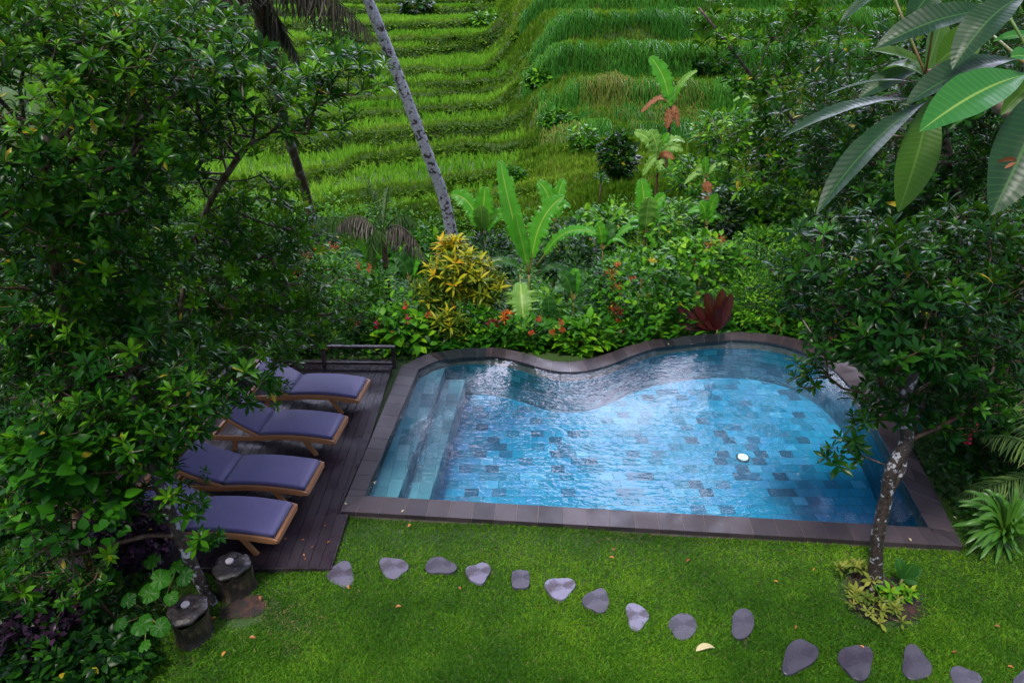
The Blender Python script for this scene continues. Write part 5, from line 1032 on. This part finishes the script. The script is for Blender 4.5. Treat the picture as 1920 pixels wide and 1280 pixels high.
def palm(label, pts, rads, crown, fr, m_, leafm):
    t = thing('coconut_palm', label, 'palm tree', tuple(pts[0]), 'coconut palms rising past the terraces'); mb = MB(); c = curve(pts, 60); r = np.interp(np.linspace(0, 1, 60), np.linspace(0, 1, len(rads)), rads); r = r * (1 + .05 * np.sin(np.arange(60) * 2.4)); tube(mb, c, r, 12, wob=.06); mb.build('trunk', m_, t)
    for A, B, sag, L_, dr, fm in fr:
        mb = MB(); frond(mb, A, B, sag, L_, 70, dr); mb.build('frond', fm, t)
    return t
p2 = [PY(866, 480, 18.8), PY(838, 395, 18.5), PY(800, 285, 18.1), PY(757, 170, 17.7), PY(722, 80, 17.4), PY(690, 0, 17.1)]; p2[0][2] = gz(p2[0][0], p2[0][1]) - .1
cr2 = p2[-1] + (p2[-1] - p2[-3]) / np.linalg.norm(p2[-1] - p2[-3]) * 6.5
fr = [(cr2, cr2 + np.array([math.cos(a) * 4.0, math.sin(a) * 4.0, -1.2 + .9 * (i_ % 3)]), 1.6, .75, .9, 'frond_leaf') for i_, a in enumerate(np.arange(13) * 2.4)]
palm('leaning coconut palm with a pale mottled grey trunk crossing the terraces', p2 + [cr2], [.19, .155, .145, .135, .13, .125, .11], cr2, fr, 'palm_pale', 'frond_leaf')
p1 = [PY(600, 450, 19.5), PY(578, 380, 19.0), PY(545, 270, 18), PY(515, 150, 16.8), PY(498, 90, 16.2), PY(485, 20, 15.5)]; p1[0][2] = gz(p1[0][0], p1[0][1]) - .1
cr1 = PY(478, -40, 15.2)
fr = [(cr1, PY(655, 40, 14.0) + [.5, 0, -.35], .9, .9, 1.6, 'dark_frond'), (cr1, PY(300, 10, 14.5), .8, .9, 1.4, 'dark_frond'), (cr1, PY(390, 18, 14.2), .5, .8, 1.8, 'dark_frond'), (cr1, PY(560, 95, 15.8) + [0, 0, -.3], .3, .7, 2.0, 'dark_frond'), (cr1, PY(520, 120, 15.9), .2, .6, 2, 'dark_frond')]
fr += [(cr1, cr1 + np.array([math.cos(a) * 3.4, math.sin(a) * 3.2, 1.2 + 1.2 * (i_ % 3)]), 1.4, .7, .8, 'frond_leaf') for i_, a in enumerate(np.arange(10) * 2.4 + .4)]
P1 = palm('leaning coconut palm with a dark fibrous trunk behind the left trees', p1 + [cr1], [.13, .125, .12, .115, .115, .12, .13], cr1, fr, 'palm_dark', 'frond_leaf')
mb = MB(); tube(mb, curve([PY(500, 100, 16.2), PY(488, 20, 15.4), cr1], 8), [.12, .125, .13, .135, .14, .15, .16, .15], 14, wob=.3); mb.build('fibre_sheath', 'fibre', P1)
# a palm out past the right trees: its crown mirrors in the pool
pr = [np.array([13.5, 24, -2.9]), np.array([13.0, 24, 3]), np.array([12.3, 23.5, 8]), np.array([11.6, 23, 11.5])]; cr3 = pr[-1]
fr = [(cr3, cr3 + np.array([math.cos(a) * 3.6, math.sin(a) * 3.6, -1.6 + 1.2 * (i_ % 3)]), 1.5, .8, 1.0, 'frond_leaf') for i_, a in enumerate(np.arange(12) * 2.4)]
palm('tall coconut palm rising out of view behind the right trees', pr, [.18, .15, .13, .11], cr3, fr, 'palm_dark', 'frond_leaf')
# young palm with drooping grey fronds near (720, 430)
yp = PY(718, 440, 14.0); t = thing('young_palm', 'young palm with upright blades and drooping greyish fronds left of the pale trunk', 'palm', (yp[0], yp[1], gz(yp[0], yp[1])))
mb = MB(); tube(mb, [(yp[0], yp[1], gz(yp[0], yp[1])), yp], .06, 8); mb.build('stem', 'fibre', t)
for B, sag, L_, dr, fm in [(PY(680, 325, 14.3), .1, .3, -.2, 'frond_leaf'), (PY(728, 350, 14.1), .1, .3, -.2, 'frond_leaf'), (PY(800, 490, 13.6), .9, .6, 1.5, 'dead_frond'), (PY(785, 420, 14), .6, .5, 1.4, 'frond_leaf'), (PY(630, 430, 14), .7, .5, 1.3, 'dead_frond'), (PY(570, 425, 14.3), .6, .5, 1.3, 'frond_leaf'), (PY(690, 510, 13.4), .9, .5, 1.5, 'frond_leaf')]:
    mb = MB(); frond(mb, yp, B, sag, L_, 46, dr, .03); mb.build('frond', fm, t)
# palm frond at the right edge beside the coping
fp = thing('palm_seedling', 'arching palm fronds beside the right coping, above the spider lily', 'palm', tuple(P(1990, 930, -.1)))
c = P(1990, 900, .4)
for B, sag, L_ in [(P(1795, 935, .1), .35, .42), (P(1840, 820, .8), .5, .4), (P(1880, 700, 1.4), .3, .4)]:
    mb = MB(); frond(mb, c, B, sag, L_, 60, .35, .022, (.3, .95), .01); mb.build('frond', 'frond_leaf', fp)
mb = MB(); tube(mb, [P(1990, 930, -.1), c], .03, 7); mb.build('stem', 'fibre', fp)
# little dracaena on the terrace path
dr_ = PY(1127, 335, 28); t = thing('small_dracaena', 'small spiky-headed plant on a thin stem on the earth path', 'dracaena', (dr_[0], dr_[1], gz(dr_[0], dr_[1]))); mb = MB(); tube(mb, [(dr_[0], dr_[1], gz(dr_[0], dr_[1])), dr_], .035, 6); mb.build('stem', 'twig', t)
mb = MB(); rosettes(mb, np.array([dr_, dr_ + [0, 0, .1]]), np.array([[0, 0, 1.], [0, 0, 1]]), 20, .5, T_SP); mb.build('leaves', 'fresh_leaf', t)

# ------------------------------------------------------------------ fallen leaves, fruit
FL = [(768, 985, 'small rusty leaf on the lawn just below the front coping near the deck'), (1150, 1030, 'rusty leaf on the lawn in the middle, below the front coping'), (1147, 1045, 'short brown leaf right under another on the middle lawn'),
      (1526, 1067, 'orange leaf standing in the lawn left of the forked tree'), (1455, 1090, 'brown curled leaf on the lawn between coping and kidney-shaped stone'), (1290, 1050, 'small brown leaf on the lawn below the front coping, right of the middle'),
      (1616, 1212, 'red leaf on the top edge of the large dark stepping stone'), (1895, 1250, 'red-brown leaf on the lawn near the bottom right corner'), (1870, 1174, 'orange-brown leaf on the lawn below the spider lily'),
      (1790, 1222, 'small tan leaf on the lawn right of the bluish stone with a pit'), (1492, 1175, 'small pink-brown leaf on the lawn right of the kidney-shaped stone'), (653, 1100, 'tan leaf on the lawn below the first stepping stone'),
      (488, 1120, 'pale tan leaf on bare soil beside the stump'), (862, 1102, 'dark brown leaf on the lawn below the pale fourth stone'), (747, 1137, 'dark brown leaf on the open lawn left of centre'), (420, 1225, 'red-brown leaf at the left edge of the lawn'), (400, 1160, 'tan leaf beside the foot of the nearer stump'), (473, 1195, 'small orange leaf on the lawn right of the nearer stump'), (182, 803, '')]
for u, v_, lab in FL[:-1]:
    c = P(u, v_, -.045 if 'top edge' not in lab else -.035); a_ = random.uniform(0, 6.28); L_ = random.uniform(.045, .075); d = np.array([math.cos(a_), math.sin(a_), .1]); mb = MB(); blade(mb, c - d * L_ * .5, c + d * L_ * .5, L_ * .5, (0, 0, .018), (0, 0, 1), .3, 8, tint=random.random())
    tag(mb.build('fallen_leaf', 'brown_leaf', None, loc=tuple(c)), lab, 'fallen leaf')
c = P(1322, 1217, -.04); mb = MB(); blade(mb, c - [.1, .02, 0], c + [.11, .02, .0], .075, (0, .02, .05), (0, 0, 1), .35, 12, peak=.4, sharp=.9); tag(mb.build('fallen_leaf', 'straw_leaf', None, loc=tuple(c)), 'large curled straw-coloured leaf on the lawn below the kidney-shaped stone', 'fallen leaf')
for u, v_ in [(535, 1010), (568, 1012), (570, 1040), (616, 1016), (572, 1047), (530, 998), (610, 985), (586, 1025)]:
    c = P(u, v_, -.008); a_ = random.uniform(0, 6.28); L_ = .04; d = np.array([math.cos(a_), math.sin(a_), 0]); mb = MB(); blade(mb, c - d * L_ * .5, c + d * L_ * .5, L_ * .5, (0, 0, .01), (0, 0, 1), .3, 6, tint=random.random())
    tag(mb.build('fallen_leaf', 'brown_leaf', None, loc=tuple(c)), 'tiny brown leaf on the wet front corner of the deck', 'fallen leaf', 'tiny leaves on the deck corner')
for u, v_, lab in [(702, 905, 'small white leaf on the left coping'), (648, 944, 'tan leaf on the front left corner of the coping'), (755, 958, 'rusty leaf on the front coping near the deck'), (1706, 1011, 'pale leaf on the front coping right of the forked trunk'), (1253, 645, 'white leaf on the far curved coping'), (1790, 970, 'orange leaf on the right coping above the spider lily')]:
    c = P(u, v_, .008); a_ = random.uniform(0, 6.28); L_ = .05; d = np.array([math.cos(a_), math.sin(a_), 0]); mb = MB(); blade(mb, c - d * L_ * .5, c + d * L_ * .5, L_ * .45, (0, 0, .01), (0, 0, 1), .3, 6, tint=.8)
    tag(mb.build('fallen_leaf', 'straw_leaf', None, loc=tuple(c)), lab, 'fallen leaf')
for o in bpy.data.objects:
    if '_b' in o: del o['_b']
print('faces', sum(len(m_.polygons) for m_ in bpy.data.meshes))
